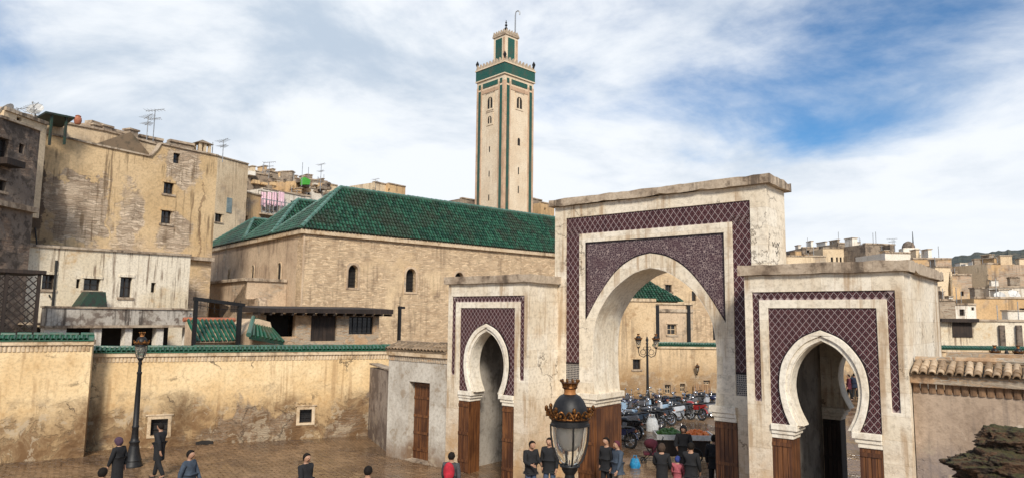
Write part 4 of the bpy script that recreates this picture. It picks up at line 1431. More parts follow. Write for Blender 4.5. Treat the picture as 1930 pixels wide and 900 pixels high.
# shack behind the yellow wall
Fs = frd(486, 35.2, 724, 38.0)
z_e = Fs.px(600, 590)[1]
z_w = 3.2
op = [px_rect(Fs, r)[1] for r in ((500, 592, 557, 634), (585, 594, 635, 642), (657, 596, 704, 629))]
T = thing('market_shack', 'tan brick shack with black flat roof behind the yellow wall', 'shack', Fs.o, Fs.rz)
MB().prism([(0, 0), (Fs.L-.3, 0), (Fs.L-.3, z_e), (0, z_e)], 0, .3, [[(a, b), (c_, b), (c_, d), (a, d)] for a, b, c_, d in op]).build('wall', BRTAN, T)
MB().box(0, .3, 0, .3, 3, z_e-.01).box(Fs.L-.6, .3, 0, Fs.L-.3, 3, z_e-.01).box(.3, 2.7, 0, Fs.L-.6, 3, z_e-.01).build('side_wall', BRTAN, T)
za, zb = Fs.px(500, 574)[1], Fs.px(715, 583)[1]
MB().add([(-.3, -.8, z_e+.02), (Fs.L+.1, -.8, z_e+.02), (Fs.L+.1, 3.2, z_e+.02), (-.3, 3.2, z_e+.02), (-.3, -.8, z_e+.22), (Fs.L+.1, -.8, z_e+.26), (Fs.L+.1, 3.2, z_e+.4), (-.3, 3.2, z_e+.36)],
         [(0, 3, 2, 1), (4, 5, 6, 7), (0, 1, 5, 4), (2, 3, 7, 6), (0, 4, 7, 3), (1, 2, 6, 5)]).build('roof', WOODD, T)
b = MB()
for i in range(14):
    x = -.2+i*(Fs.L+.2)/13
    b.box(x-.05, -.75, z_e-.1, x+.05, .0, z_e+.015)
b.build('roof_beams', WOODD, T)
MB().box(op[0][0], .9, op[0][1], op[0][2], .95, op[0][3]).build('dark_interior', DARK, T)
D = MB().box(op[1][0], .15, op[1][1], op[1][2], .2, op[1][3]).build('shutter_door', WOODD, T)
planks(D, op[1][0], op[1][2], op[1][1], op[1][3], .15, 6, WOODD, .03)
grid_window(T, op[2], .12, .06, (4, 4), IRON, PANE, bt=.012)
# slim black post beside it
f_ = frd(753, 38, 760, 38.2)
T = thing('iron_post', 'slim black post with a bracket against the brick mosque wall', 'post', f_.world(0, 0), f_.rz)
zt = f_.px(755, 576)[1]
MB().box(-.07, -.07, 0, .07, .07, zt).build('pole', IRON, T)
MB().box(-.1, -.06, zt-.15, .35, .06, zt-.02).tube([(.0, 0, zt), (0, 0, zt+.5)], .02, 5).build('bracket', IRON, T)

# black frame with lean-to green roof
Fk = frd(346, 33.4, 446, 34.4)
T = thing('lean_to', 'green tiled lean-to roof behind the yellow wall', 'roof', Fk.o, Fk.rz)
q = pl(Fk, [(358, 644), (448, 646), (452, 604), (356, 602)])
z0_, z1_ = q[0][1], q[2][1]
L_ = q[1][0]-q[0][0]
MB().add([(q[0][0], -.6, z0_), (q[1][0], -.6, z0_), (q[1][0], .6, z1_), (q[0][0], .6, z1_), (q[0][0], .6, 0), (q[1][0], .6, 0), (q[0][0], -.4, 0), (q[1][0], -.4, 0), (q[0][0], -.4, z0_), (q[1][0], -.4, z0_)],
         [(0, 1, 2, 3), (3, 2, 5, 4), (6, 7, 9, 8), (0, 3, 4, 6, 8), (1, 9, 7, 5, 2)]).build('roof_slab', MOSQL, T)
sl = Vector((0, 1.2, z1_-z0_))
tm = barrel(.085, .32, GREEN, 'roof_tile')
nrow = int(sl.length/.28)
ncol = int(L_/.19)
for i in range(ncol):
    for j in range(nrow):
        p = Vector((q[0][0]+(i+.5)*L_/ncol, -.62, z0_+.03)) + sl*(j/nrow)
        inst('roof_tile', tm, T, (p.x+rnd.uniform(-.01, .01), p.y, p.z+rnd.uniform(0, .015)), (math.atan2(sl.z, sl.y)+.04, rnd.uniform(-.04, .04), rnd.uniform(-.03, .03)))
MB().tube([(q[0][0]-.1, .6, z1_+.05), (q[1][0]+.1, .6, z1_+.05)], .1, 8).build('ridge', TERRA, T)
T = thing('black_frame', 'black timber frame with hanging wires over the green lean-to', 'frame', Fk.o, Fk.rz)
zf0, zf1 = Fk.px(350, 560)[1], Fk.px(436, 572)[1]
xa, xb = Fk.px(350, 600)[0], Fk.px(432, 610)[0]
MB().box(xa-.07, -1.0, 0, xa+.07, -.86, zf0).build('post', IRON, T)
MB().box(xb-.09, -1.0, 0, xb+.09, -.86, zf1).build('post', IRON, T)
MB().add([(xa-.1, -1.02, zf0-.13), (xb+.2, -1.02, zf1-.13), (xb+.2, -.84, zf1-.13), (xa-.1, -.84, zf0-.13), (xa-.1, -1.02, zf0+.02), (xb+.2, -1.02, zf1+.02), (xb+.2, -.84, zf1+.02), (xa-.1, -.84, zf0+.02)],
         [(0, 3, 2, 1), (4, 5, 6, 7), (0, 1, 5, 4), (2, 3, 7, 6), (0, 4, 7, 3), (1, 2, 6, 5)]).build('beam', IRON, T)
b = MB()
for i in range(7):
    x = xa+.2+i*.3
    b.tube([(x, -.93, zf0-.1), (x+.02, -.93, zf0-.5-.25*((i*7) % 3)/3)], .012, 4)
b.tube([(xa, -.93, zf0-.3), ((xa+xb)/2, -.93, zf0-.5), (xb, -.93, zf1-.25)], .012, 4)
b.build('hanging_wire', IRON, T)
# small second lean-to roof
f_ = frd(455, 33.6, 520, 34.4)
q = pl(f_, [(455, 632), (520, 640), (512, 606), (490, 600)])
T = thing('lean_to', 'small tilted green roof between lean-to and shack', 'roof', f_.o, f_.rz)
MB().prism([(q[0][0], 0), (q[1][0], 0)] + q[1:] + [q[0]], 0.12, 2).build('wall', MOSQL, T)
MB().add([(q[0][0], -.7, q[0][1]), (q[1][0], -.7, q[1][1]-.1), (q[2][0], .6, q[2][1]), (q[3][0], .6, q[3][1]), (q[0][0], -.7, q[0][1]-.12), (q[1][0], -.7, q[1][1]-.22), (q[2][0], .6, q[2][1]-.12), (q[3][0], .6, q[3][1]-.12)],
         [(0, 1, 2, 3), (4, 7, 6, 5), (0, 4, 5, 1), (1, 5, 6, 2), (2, 6, 7, 3), (3, 7, 4, 0)]).build('roof_slab', GREEN2, T)
for i in range(9):
    k = i/8
    a_ = Vector((q[0][0]+(q[1][0]-q[0][0])*k, -.7, q[0][1]+(q[1][1]-.1-q[0][1])*k+.04))
    c_ = Vector((q[3][0]+(q[2][0]-q[3][0])*k, .6, q[3][1]+(q[2][1]-q[3][1])*k+.04))
    MB().tube([a_, a_.lerp(c_, .5), c_], [.07, .065, .05], 6).build('roof_tile', GREEN, T, smooth=True)
MB().tube([(q[0][0]-.03, -.72, q[0][1]+.07), (q[3][0], .62, q[3][1]+.07)], [.12, .1], 8).build('hip_cap', GREENR, T, smooth=True)

# ------------------------------------------------------------------ far side of the square
Fq = frd(1228, 48.6, 1990, 60)
zc = Fq.px(1290, 656)[1]
T = thing('square_wall', 'stained far wall of the square with green coping and small windows', 'wall', Fq.o, Fq.rz)
rs = [px_rect(Fq, r)[1] for r in ((1253, 724, 1264, 741), (1282, 722, 1291, 738), (1326, 716, 1338, 724))]
MB().prism([(0, 0), (Fq.L, 0), (Fq.L, zc), (0, zc)], 0, .5, [[(a, b), (c_, b), (c_, d), (a, d)] for a, b, c_, d in rs]).build('wall', STAINW, T)
for q in rs:
    grid_window(T, q, .2, .05, (1, 1), CREAM, PANE)
MB().box(0, -.1, zc, Fq.L, .6, zc+.18).build('cream_strip', CREAM, T)
coping(T, 0, min(Fq.L, 34), zc+.2, .19, barrel(.085, .33, GREEN), GREEN, seed=8)
T = thing('plank_gate', 'weathered timber hoarding against the far wall', 'gate', Fq.world(0, -.25), Fq.rz)
r = px_rect(Fq, (1306, 724, 1338, 755))[1]
for i in range(8):
    x = r[0]+(r[2]-r[0])*i/8
    MB().box(x, 0, 0, x+.9*(r[2]-r[0])/8, .05, r[3]+.05*((i*5) % 3)).build('plank', WOODL, T)
# tall cream block on the left of the square's far side
Fc = frd(1120, 47.0, 1236, 48.6)
T_ = box_house('cream_block', 'tall cream building seen through the great arch with one window', Fc, Fc.px(1200, 567)[1], 6, STAINW, [(1193, 676, 1207, 695)], capz=.2, cap=CREAM)
MB().box(0, -.5, Fc.px(1200, 660)[1]-.0, .3, 0, Fc.px(1200, 655)[1]).build('ledge', CORN, T_)
# brick bay with pipes
Fe = frd(1234, 52, 1306, 53.6)
T_ = box_house('brick_bay', 'brown brick bay with framed window behind the square wall', Fe, Fe.px(1270, 573)[1], 5, MOSQL, [(1258, 610, 1275, 630)], cap=CREAM, fmat=CREAM)
for x in (1238, 1297):
    xx = Fe.px(x, 610)[0]
    MB().box(xx-.13, -.14, 0, xx+.13, 0, Fe.px(x, 572)[1]-.1).build('drainpipe', IRON, T_)
r = px_rect(Fe, (1236, 582, 1306, 587))[1]
MB().box(0, -.1, r[1], Fe.L, 0, r[3]).build('string_course', CORN, T_)
# green hip roof over it
f_ = frd(1190, 54.2, 1282, 55.4)
q = pl(f_, [(1188, 566), (1282, 568)])
zt = f_.px(1222, 532)[1]
T = thing('pavilion_roof', 'green pyramid roof seen through the great arch', 'roof', f_.o, f_.rz)
A, B = Vector((q[0][0]-.1, -.5, q[1][1])), Vector((q[1][0]+.1, -.5, q[1][1]))
P = Vector((f_.px(1222, 532)[0], 3.5, zt+.9))
Q, R2 = Vector((A.x, 7.5, A.z)), Vector((B.x, 7.5, B.z))
MB().add([A, B, R2, Q, P], [(0, 1, 4), (1, 2, 4), (2, 3, 4), (3, 0, 4), (3, 2, 1, 0)]).build('roof_slab', GREEN2, T)
mb = MB()
for a_, b_ in ((A, B), (B, R2)):
    e_ = b_-a_
    Wd = e_.length
    foot = (P-a_).dot(e_.normalized())
    s_ = P-(a_+e_.normalized()*foot)
    S = s_.length
    tile_slope(mb, a_, e_.normalized(), s_.normalized(), Wd, S, lambda u_, v_: v_ < S and foot*v_/S < u_ < Wd-(Wd-foot)*v_/S, rnd=rnd)
tag(mb.build('roof_tiles', GREEN2, T), kind='stuff')
MB().box(A.x+.2, .3, 0, B.x-.2, 7, A.z).build('wall', STAINW, T)
# brick hall behind, seen through the arch
Fh = frd(1150, 58, 1352, 63)
T_ = box_house('brick_hall', 'high pale brick hall behind the green pyramid roof', Fh, Fh.px(1300, 470)[1], 8, MOSQ, [(1254, 536, 1266, 549), (1304, 548, 1312, 566), (1344, 606, 1352, 640)])

# ------------------------------------------------------------------ town on the right
town = [
    (1478, 95, 1562, 97, 483, FARC, 'low cream house just right of the great gate top', (), 1),
    (1517, 104, 1548, 105, 467, FARS, 'brown roof hut behind the low cream house', ((1520, 471, 1525, 476),), 0),
    (1556, 100, 1668, 103, 468, FARC, 'long cream house with a row of small slit windows', ((1566, 484, 1570, 494), (1576, 484, 1579, 494), (1583, 484, 1586, 494), (1590, 484, 1593, 494), (1597, 484, 1600, 494), (1604, 484, 1607, 494), (1621, 484, 1627, 489), (1640, 484, 1645, 489)), 1),
    (1586, 104, 1606, 105, 459, FARS, 'little roof hut on the long cream house', (), 0),
    (1637, 98, 1694, 101, 461, FARS, 'ruined rubble house beside the long cream house', ((1680, 466, 1684, 472),), 1),
    (1674, 92, 1728, 94, 477, FARW, 'white flat-roofed house under the white dome', (), 0),
    (1726, 86, 1800, 88, 488, FARO, 'orange brick house behind the right gate cornice', ((1740, 501, 1751, 512),), 1),
    (1768, 80, 1797, 81, 503, FARC, 'cream house with two stacked windows right of the gate', ((1790, 511, 1794, 519), (1791, 526, 1795, 533)), 0),
    (1799, 84, 1836, 85, 518, FARO, 'ochre house with one small window below the hill', ((1812, 548, 1816, 557),), 0),
    (1831, 96, 1868, 92, 500, FARO, 'shaded left face of the cream tower house with six small windows, shade painted ochre', ((1833, 514, 1837, 523), (1843, 516, 1846, 522), (1858, 518, 1862, 526), (1834, 546, 1838, 553), (1848, 545, 1852, 554), (1859, 544, 1864, 554)), 1),  # left face of the cream tower, its shade put into the ochre colour
    (1867, 92, 1918, 95, 498, FARC, 'tall cream tower house with one square window', ((1888, 516, 1895, 527),), 1),
    (1915, 100, 1990, 102, 505, FARC, 'cream house at the right edge below the hill', ((1926, 528, 1934, 536),), 0),
    (1772, 70, 1802, 70.6, 566, FARS, 'grey rubble wall end right of the gate', (), 0),
    (1800, 71, 1841, 72, 574, FARW, 'small white house with a brown door', ((1809, 582, 1818, 594), (1831, 578, 1836, 584)), 0),
    (1838, 72, 1990, 75, 562, FARO, 'yellow stained house at the right edge with one window', ((1922, 580, 1932, 590),), 1),
    (1768, 64, 1990, 66, 605, WHITEW, 'whitewashed building with big brown shutter above the square wall', (), 2),
    (1868, 88, 1990, 89, 541, FARW, 'white terrace wall with pergola below the cream tower', (), 0),
]
for xl, dl, xr, dr, yt, mat, lab, wins, k in town:
    f_ = frd(xl, dl, xr, dr)
    T_ = box_house('town_house', lab, f_, f_.px((xl+xr)/2, yt)[1], 6, mat, wins, group='houses of the town on the right', capz=.16, clutter=2)
    if k == 2:
        r = px_rect(f_, (1796, 607, 1831, 634))[1]
        S_ = MB().box(r[0], -.08, r[1], r[2], .02, r[3]).build('shutter', WOODD, T_)
        MB().box(r[0]-.8, -.5, r[3]+.02, r[2]+.4, 0, r[3]+.3).build('shutter_hood', WOODD, T_)
        for xx in (1888, 1920):
            MB().box(f_.px(xx, 620)[0]-.2, -.25, 0, f_.px(xx, 620)[0]+.15, 0, f_.px(xx, 612)[1]).build('buttress', STONE, T_)
# white domed tower
f_ = frd(1712, 96, 1740, 96.5)
T = thing('domed_tower', 'white tower with small dark dome and thin spire on the skyline', 'tower', f_.world(f_.L/2, 1.2), f_.rz)
z1_, z2_ = f_.px(1726, 480)[1], f_.px(1726, 466)[1]
MB().box(-1.2, -1.2, 0, 1.2, 1.2, z1_).build('base', FARW, T)
MB().box(-.85, -.85, z1_, .85, .85, z2_).box(-1.3, -1.3, z1_, 1.3, 1.3, z1_+.25).build('drum', FARW, T)
MB().lathe([(.75, 0), (.72, .3), (.55, .65), (.25, .85), (.03, .92)], 12, (0, 0, z2_)).build('dome', STONE, T, smooth=True)
MB().tube([(.55, 0, z2_), (.55, 0, f_.px(1730, 434)[1])], [.09, .03], 6).build('spire', IRON, T)

# hills
b = MB()
prof = [(1200, 520), (1500, 512), (1700, 500), (1760, 493), (1800, 484), (1830, 478), (1870, 474), (1900, 472), (1930, 467), (2000, 458), (2200, 470), (2600, 500)]
vs, fs = [], []
hr = random.Random(3)
cols = []
for (xa, ya), (xb, yb) in zip(prof[:-1], prof[1:]):
    n = max(4, int((xb-xa)/6))
    for i in range(n):
        k = i/n
        cols.append((xa+(xb-xa)*k, ya+(yb-ya)*k))
for x, y in cols:
    p = atd(x, y, 900)
    d = Vector((p.x, p.y, 0)).normalized()
    for (f0, hf) in ((.55, -.02), (.7, .25), (.85, .62), (1., 1.), (1.3, .85), (1.6, -.05)):
        zz = p.z*hf+hr.uniform(-3, 3)*(hf > .1)
        if f0 == 1.:
            zz = p.z+hr.uniform(-1.3, 2.)
        vs.append((d.x*900*f0, d.y*900*f0, zz))
for i in range(len(cols)-1):
    for j in range(5):
        fs.append((i*6+j, (i+1)*6+j, (i+1)*6+j+1, i*6+j+1))
b.add(vs, fs)
tag(b.build('hills', HILL, smooth=True), kind='structure')
spots = [(1835, 493), (1843, 490), (1850, 494), (1858, 491), (1822, 498), (1812, 496), (1828, 503), (1846, 499)]
for i, (x, y) in enumerate(spots):
    p = atd(x, y, 380+i*12)
    s = 1.6+.3*(i % 3)
    T = thing('hill_house', ['white hill house, highest of the cluster under the dark slope', 'white hill house right of the highest one', 'low white hill house at the right of the cluster', 'white hill house at the top right of the cluster', 'lone white hill house, lower left of the cluster', 'white hill house, leftmost of the cluster', 'white hill house at the bottom of the cluster', 'white hill house near the tower roof'][i], 'house', (p.x, p.y, 0), YAW, 'white houses on the hill')
    MB().box(-s, -s, 0, s, s, p.z).build('wall', FARW, T)
    MB().box(-s*1.05, -s*1.05, p.z, s*1.05, s*1.05, p.z+.25).build('roof', CORN, T)
# ------------------------------------------------------------------ street lamps


def ring(mb, c, R, r, n=24, k=6, m=0, axis='z'):
    vs, fs = [], []
    for i in range(n):
        a = 2*math.pi*i/n
        for j in range(k):
            g_ = 2*math.pi*j/k
            rad, h = R+r*math.cos(g_), r*math.sin(g_)
            if axis == 'z':
                vs.append((c[0]+rad*math.cos(a), c[1]+rad*math.sin(a), c[2]+h))
            else:
                vs.append((c[0]+rad*math.cos(a), c[1]+h, c[2]+rad*math.sin(a)))
    for i in range(n):
        for j in range(k):
            i2, j2 = (i+1) % n, (j+1) % k
            fs.append((i*k+j, i2*k+j, i2*k+j2, i*k+j2))
    mb.add(vs, fs, m)


def lantern(T, z, s=1., at_=(0, 0)):
    """lantern head whose glass bottom is at height z"""
    x, y = at_
    L = MB().lathe([(.05, .40), (.205, .40), (.205, .415), (.198, .44), (.205, .465), (.20, .48), (.192, .485), (.188, .52), (.175, .585), (.145, .65), (.11, .695), (.07, .72), (.065, .735)], 24)
    L = MB()
    L.lathe([(r*s, h*s) for r, h in [(.185, .39), (.208, .395), (.208, .415), (.198, .425), (.198, .45), (.208, .46), (.206, .478), (.192, .485), (.190, .53), (.178, .595), (.150, .655), (.112, .70), (.072, .722)]], 24, (x, y, z))
    H = L.build('lantern_hood', IRON, T, smooth=True)
    MB().lathe([(r*s, h*s) for r, h in [(.07, .715), (.062, .745), (.066, .775)]], 16, (x, y, z)).build('hood_neck', NECKLIT, H, smooth=True)
    # small crown
    c_ = MB()
    c_.lathe([(r*s, h*s) for r, h in [(.066, .775), (.085, .79), (.08, .80), (.088, .83), (.098, .845), (.06, .84)]], 16, (x, y, z))
    for i in range(10):
        a = 2*math.pi*i/10
        c_.ball((x+.095*s*math.cos(a), y+.095*s*math.sin(a), z+.862*s), .016*s, n=6, k=4)
    c_.build('top_crown', GOLD, H, smooth=True)
    # scrolled gold gallery
    gmb = MB()
    ring(gmb, (x, y, z+.478*s), .213*s, .012*s, 32, 6)
    for i in range(8):
        a0 = 2*math.pi*i/8
        for sg in (-1, 1):
            pts = []
            for q in range(9):
                u_ = q/8
                a = a0+sg*(.36*(1-u_)+.02)
                rad = .215+.035*u_
                hh = .49+.055*math.sin(u_*math.pi*1.15)+.03*u_
                pts.append((x+rad*s*math.cos(a), y+rad*s*math.sin(a), z+hh*s))
            gmb.tube(pts, [.012*s*(1-.35*q/8) for q in range(9)], 5)
            a = a0+sg*.17
            gmb.ball((x+.238*s*math.cos(a), y+.238*s*math.sin(a), z+.515*s), .019*s, n=6, k=4)
        gmb.ball((x+.252*s*math.cos(a0), y+.252*s*math.sin(a0), z+.575*s), .024*s, .024*s, .034*s, n=6, k=4)
        gmb.ball((x+.24*s*math.cos(a0), y+.24*s*math.sin(a0), z+.53*s), .022*s, n=6, k=4)
    gmb.build('gold_gallery', GOLD, H, smooth=True)
    g_ = MB().lathe([(r*s, h*s) for r, h in [(.02, -.008), (.075, .0), (.115, .04), (.150, .12), (.172, .22), (.184, .32), (.188, .395)]], 24, (x, y, z))
    G_ = g_.build('glass_bowl', GLASS, T, smooth=True)
    MB().lathe([(r*s, h*s) for r, h in [(.01, .135), (.055, .145), (.095, .20), (.125, .29), (.14, .385), (.135, .385), (.12, .29), (.09, .205), (.05, .152), (.01, .142)]], 20, (x, y, z)).build('reflector', REFL, G_, smooth=True)
    f_ = MB()
    for i in range(4):
        a = math.pi/4+math.pi/2*i
        prof = [(.206, .41), (.202, .30), (.188, .2), (.165, .10), (.128, .02), (.075, -.03)]
        f_.tube([(x+r*s*math.cos(a), y+r*s*math.sin(a), z+h*s) for r, h in prof], .010*s, 6)
    ring(f_, (x, y, z-.02*s), .098*s, .013*s, 20, 6)
    f_.lathe([(.06*s, -.10*s), (.085*s, -.06*s), (.09*s, -.03*s), (.075*s, -.012*s)], 16, (x, y, z))
    f_.build('lantern_cage', IRON, T, smooth=True)


def lamp_post(label, P, zl=3.67, lean=0.):
    T = thing('street_lamp', label, 'street lamp', P, 0, 'crowned street lamps')
    T.rotation_euler = (0, lean, 0)
    MB().lathe([(.30, 0), (.31, .06), (.29, .10), (.27, .16), (.25, .22), (.265, .25), (.24, .30), (.19, .50), (.155, .70), (.14, .78), (.165, .82), (.17, .86), (.13, .90), (.12, .98)], 16).build('base', IRON, T, smooth=True)
    MB().lathe([(.115, .98), (.10, 1.3), (.115, 1.33), (.118, 1.37), (.095, 1.40), (.088, 2.2), (.068, 3.1), (.085, 3.13), (.085, 3.18), (.06, 3.2), (.05, zl-.25), (.07, zl-.2), (.05, zl-.12), (.06, zl-.08)], 12).build('post', IRON, T, smooth=True)
    lantern(T, zl)
    return T


d = ray(1074, 800)
k = 7.3/F_PX
P = CAM+d*k
lamp_post('large crowned lantern on a black post, foreground in front of the great gate', (P.x, P.y, 0))
P = onz(250, 880)
lamp_post('black street lamp standing in front of the yellow wall', (P.x, P.y, 0), 3.67, .0)


def twin_lamp(label, P, rz, h=3.2):
    T = thing('twin_lamp', label, 'street lamp', P, rz, 'twin-headed street lamps')
    MB().lathe([(.26, 0), (.26, .1), (.16, .3), (.12, .8), (.09, .9), (.075, 1.4), (.06, h+.5), (.09, h+.52), (.05, h+.6), (.09, h+.75), (.02, h+.95)], 12).build('post', IRON, T, smooth=True)
    for s in (-1, 1):
        b = MB()
        b.tube([(0, 0, h-.1), (s*.22, 0, h-.28), (s*.45, 0, h-.18), (s*.52, 0, h+.05), (s*.52, 0, h+.25)], .028, 6)
        ring(b, (s*.25, 0, h+.02), .15, .018, 14, 5, axis='y')
        ring(b, (s*.13, 0, h+.25), .09, .015, 12, 5, axis='y')
        b.build('arm', IRON, T, smooth=True)
        lantern(T, h+.33, .9, (s*.52, 0))
    return T


P = onz(1221, 766)
twin_lamp('black twin-headed lamp among the parked motorbikes', P, math.radians(35))
P = atd(1897, 660, 40)
twin_lamp('far twin-headed lamp whose top shows above the tan tiles', (P.x, P.y, 0), math.radians(35), 3.05)

# ------------------------------------------------------------------ motorbikes


def wheel(T, x, R=.30):
    b = MB()
    ring(b, (0, 0, 0), R-.05, .052, 22, 7, axis='y')
    W_ = b.build('wheel', RUBBER, T, (x, 0, R), smooth=True)
    b = MB()
    ring(b, (0, 0, 0), R-.095, .018, 20, 5, axis='y')
    b.tube([(0, -.06, 0), (0, .06, 0)], .045, 8)
    for i in range(10):
        a = 2*math.pi*i/10
        b.tube([(0, .03*(-1)**i, 0), ((R-.1)*math.cos(a), 0, (R-.1)*math.sin(a))], .006, 3)
    b.build('rim', CHROME, W_, smooth=True)


def motorbike(paint, seatm):
    T = thing('motorbike', '', 'motorbike')
    wheel(T, .64)
    wheel(T, -.60)
    b = MB()
    b.tube([(.48, 0, .92), (.30, 0, .70), (.12, 0, .32), (-.25, 0, .30), (-.60, 0, .31)], .032, 6)
    b.tube([(.46, 0, .88), (.1, 0, .80), (-.35, 0, .72), (-.75, 0, .78)], .028, 6)
    for s in (-1, 1):
        b.tube([(-.60, s*.09, .30), (-.30, s*.10, .33), (0, s*.09, .33)], .024, 6)
        b.tube([(-.58, s*.11, .32), (-.46, s*.11, .72)], .026, 6)
    b.build('frame', IRON, T, smooth=True)
    b = MB()
    for s in (-1, 1):
        b.tube([(.64, s*.085, .30), (.50, s*.085, .80), (.46, s*.085, .96)], .024, 6)
    b.build('fork', CHROME, T, smooth=True)
    b = MB()
    b.tube([(.36, -.36, 1.02), (.42, -.22, 1.03), (.46, 0, .97), (.42, .22, 1.03), (.36, .36, 1.02)], .016, 6)
    for s in (-1, 1):
        b.tube([(.38, s*.30, 1.025), (.35, s*.42, 1.015)], .024, 6)
    H = b.build('handlebar', IRON, T, smooth=True)
    for s in (-1, 1):
        b = MB().tube([(.40, s*.27, 1.03), (.43, s*.32, 1.2)], .008, 4)
        b.ball((.43, s*.34, 1.24), .02, .075, .05, n=8, k=5)
        b.build('mirror', CHROME, H, smooth=True)
    MB().ball((.58, 0, .89), .09, .10, .10, n=12, k=6).build('headlight', CHROME, T, smooth=True)
    MB().ball((.17, 0, .80), .27, .145, .14, n=12, k=8).build('fuel_tank', paint, T, smooth=True)
    b = MB()
    b.ball((-.20, 0, .79), .24, .13, .055, n=10, k=6)
    b.ball((-.52, 0, .83), .26, .11, .055, n=10, k=6)
    b.build('seat', seatm, T, smooth=True)
    MB().prism([(-.05, .50), (-.10, .74), (-.55, .78), (-.80, .84), (-.72, .70), (-.40, .52)][::-1], -.09, .09).build('side_panel', paint, T, bevel=.02)
    b = MB().box(-.16, -.12, .28, .18, .12, .50)
    for i in range(6):
        b.box(-.06, -.13, .51+i*.035, .14, .13, .53+i*.035)
    b.build('engine', STEEL, T, bevel=.015)
    MB().tube([(.16, -.13, .45), (.14, -.16, .28), (-.2, -.17, .26), (-.8, -.18, .36)], [.025, .025, .03, .05], 8).build('exhaust', CHROME, T, smooth=True)
    for x0, a0, a1 in ((.64, .35, 2.1), (-.60, .9, 2.9)):
        b = MB()
        vs = []
        for i in range(9):
            a = a0+(a1-a0)*i/8
            for (r, y) in ((.345, -.075), (.365, 0), (.345, .075)):
                vs.append((x0+r*math.cos(a), y, .30+r*math.sin(a)))
        b.add(vs, [(i*3+j, i*3+j+1, i*3+j+4, i*3+j+3) for i in range(8) for j in range(2)])
        o_ = b.build('mudguard', paint, T, smooth=True)
        s_ = o_.modifiers.new('thickness', 'SOLIDIFY')
        s_.thickness = .01
    MB().box(-.86, -.06, .68, -.80, .06, .76).build('tail_light', TERRA, T, bevel=.01)
    MB().tube([(-.05, .12, .30), (-.12, .30, .02)], .014, 5).build('kickstand', STEEL, T)
    return T


def scooter(paint, seatm):
    T = thing('scooter', '', 'scooter')
    wheel(T, .58, .24)
    wheel(T, -.55, .24)
    b = MB()
    b.prism([(.62, .42), (.50, .95), (.42, .98), (.40, .60), (.30, .30), (-.20, .26), (-.20, .34), (.22, .37), (.36, .46)][::-1], -.17, .17)
    b.build('front_shield', paint, T, bevel=.03)
    MB().prism([(-.02, .34), (-.06, .66), (-.30, .72), (-.86, .78), (-.90, .62), (-.70, .50), (-.35, .46), (-.22, .30)][::-1], -.15, .15).build('rear_body', paint, T, bevel=.05)
    MB().box(-.62, -.10, .20, -.25, .10, .44).build('engine', STEEL, T, bevel=.03)
    b = MB()
    b.ball((-.22, 0, .74), .24, .14, .06, n=10, k=6)
    b.ball((-.58, 0, .79), .26, .13, .06, n=10, k=6)
    b.build('seat', seatm, T, smooth=True)
    MB().tube([(.58, .05, .24), (.48, .0, .70), (.44, 0, 1.0)], .03, 6).build('fork', IRON, T, smooth=True)
    H = MB().tube([(.34, -.34, 1.04), (.44, 0, 1.0), (.34, .34, 1.04)], .022, 6).build('handlebar', IRON, T, smooth=True)
    for s in (-1, 1):
        b = MB().tube([(.38, s*.25, 1.03), (.42, s*.30, 1.22)], .008, 4)
        b.ball((.42, s*.32, 1.26), .02, .075, .05, n=8, k=5)
        b.build('mirror', CHROME, H, smooth=True)
    MB().ball((.50, 0, .99), .10, .13, .09, n=10, k=6).build('headlight', CHROME, T, smooth=True)
    MB().ball((.56, 0, .36), .26, .10, .14, n=10, k=6).build('mudguard', paint, T, smooth=True)
    MB().tube([(-.2, -.17, .25), (-.75, -.2, .30)], [.03, .06], 8).build('exhaust', STEEL, T, smooth=True)
    MB().box(-.90, -.08, .52, -.84, .08, .62).build('tail_light', TERRA, T, bevel=.01)
    return T


def paint(name, c):
    return plain(name, c, tuple(x*.8 for x in c), .25, 5., .1, .02, Coat_Weight=.5)


BLK = plain('black_vinyl', (.014, .013, .013), (.022, .02, .02), .5, 20.)
protos = {'black': motorbike(paint('paint_black', (.015, .015, .017)), BLK), 'red': motorbike(paint('paint_red', (.30, .02, .02)), BLK), 'navy': motorbike(paint('paint_navy', (.02, .025, .07)), BLK),
          'white': scooter(paint('paint_white', (.45, .46, .48)), BLK), 'pale blue': scooter(paint('paint_blue', (.30, .42, .55)), BLK), 'grey': scooter(paint('paint_grey', (.12, .12, .13)), BLK)}
used = set()
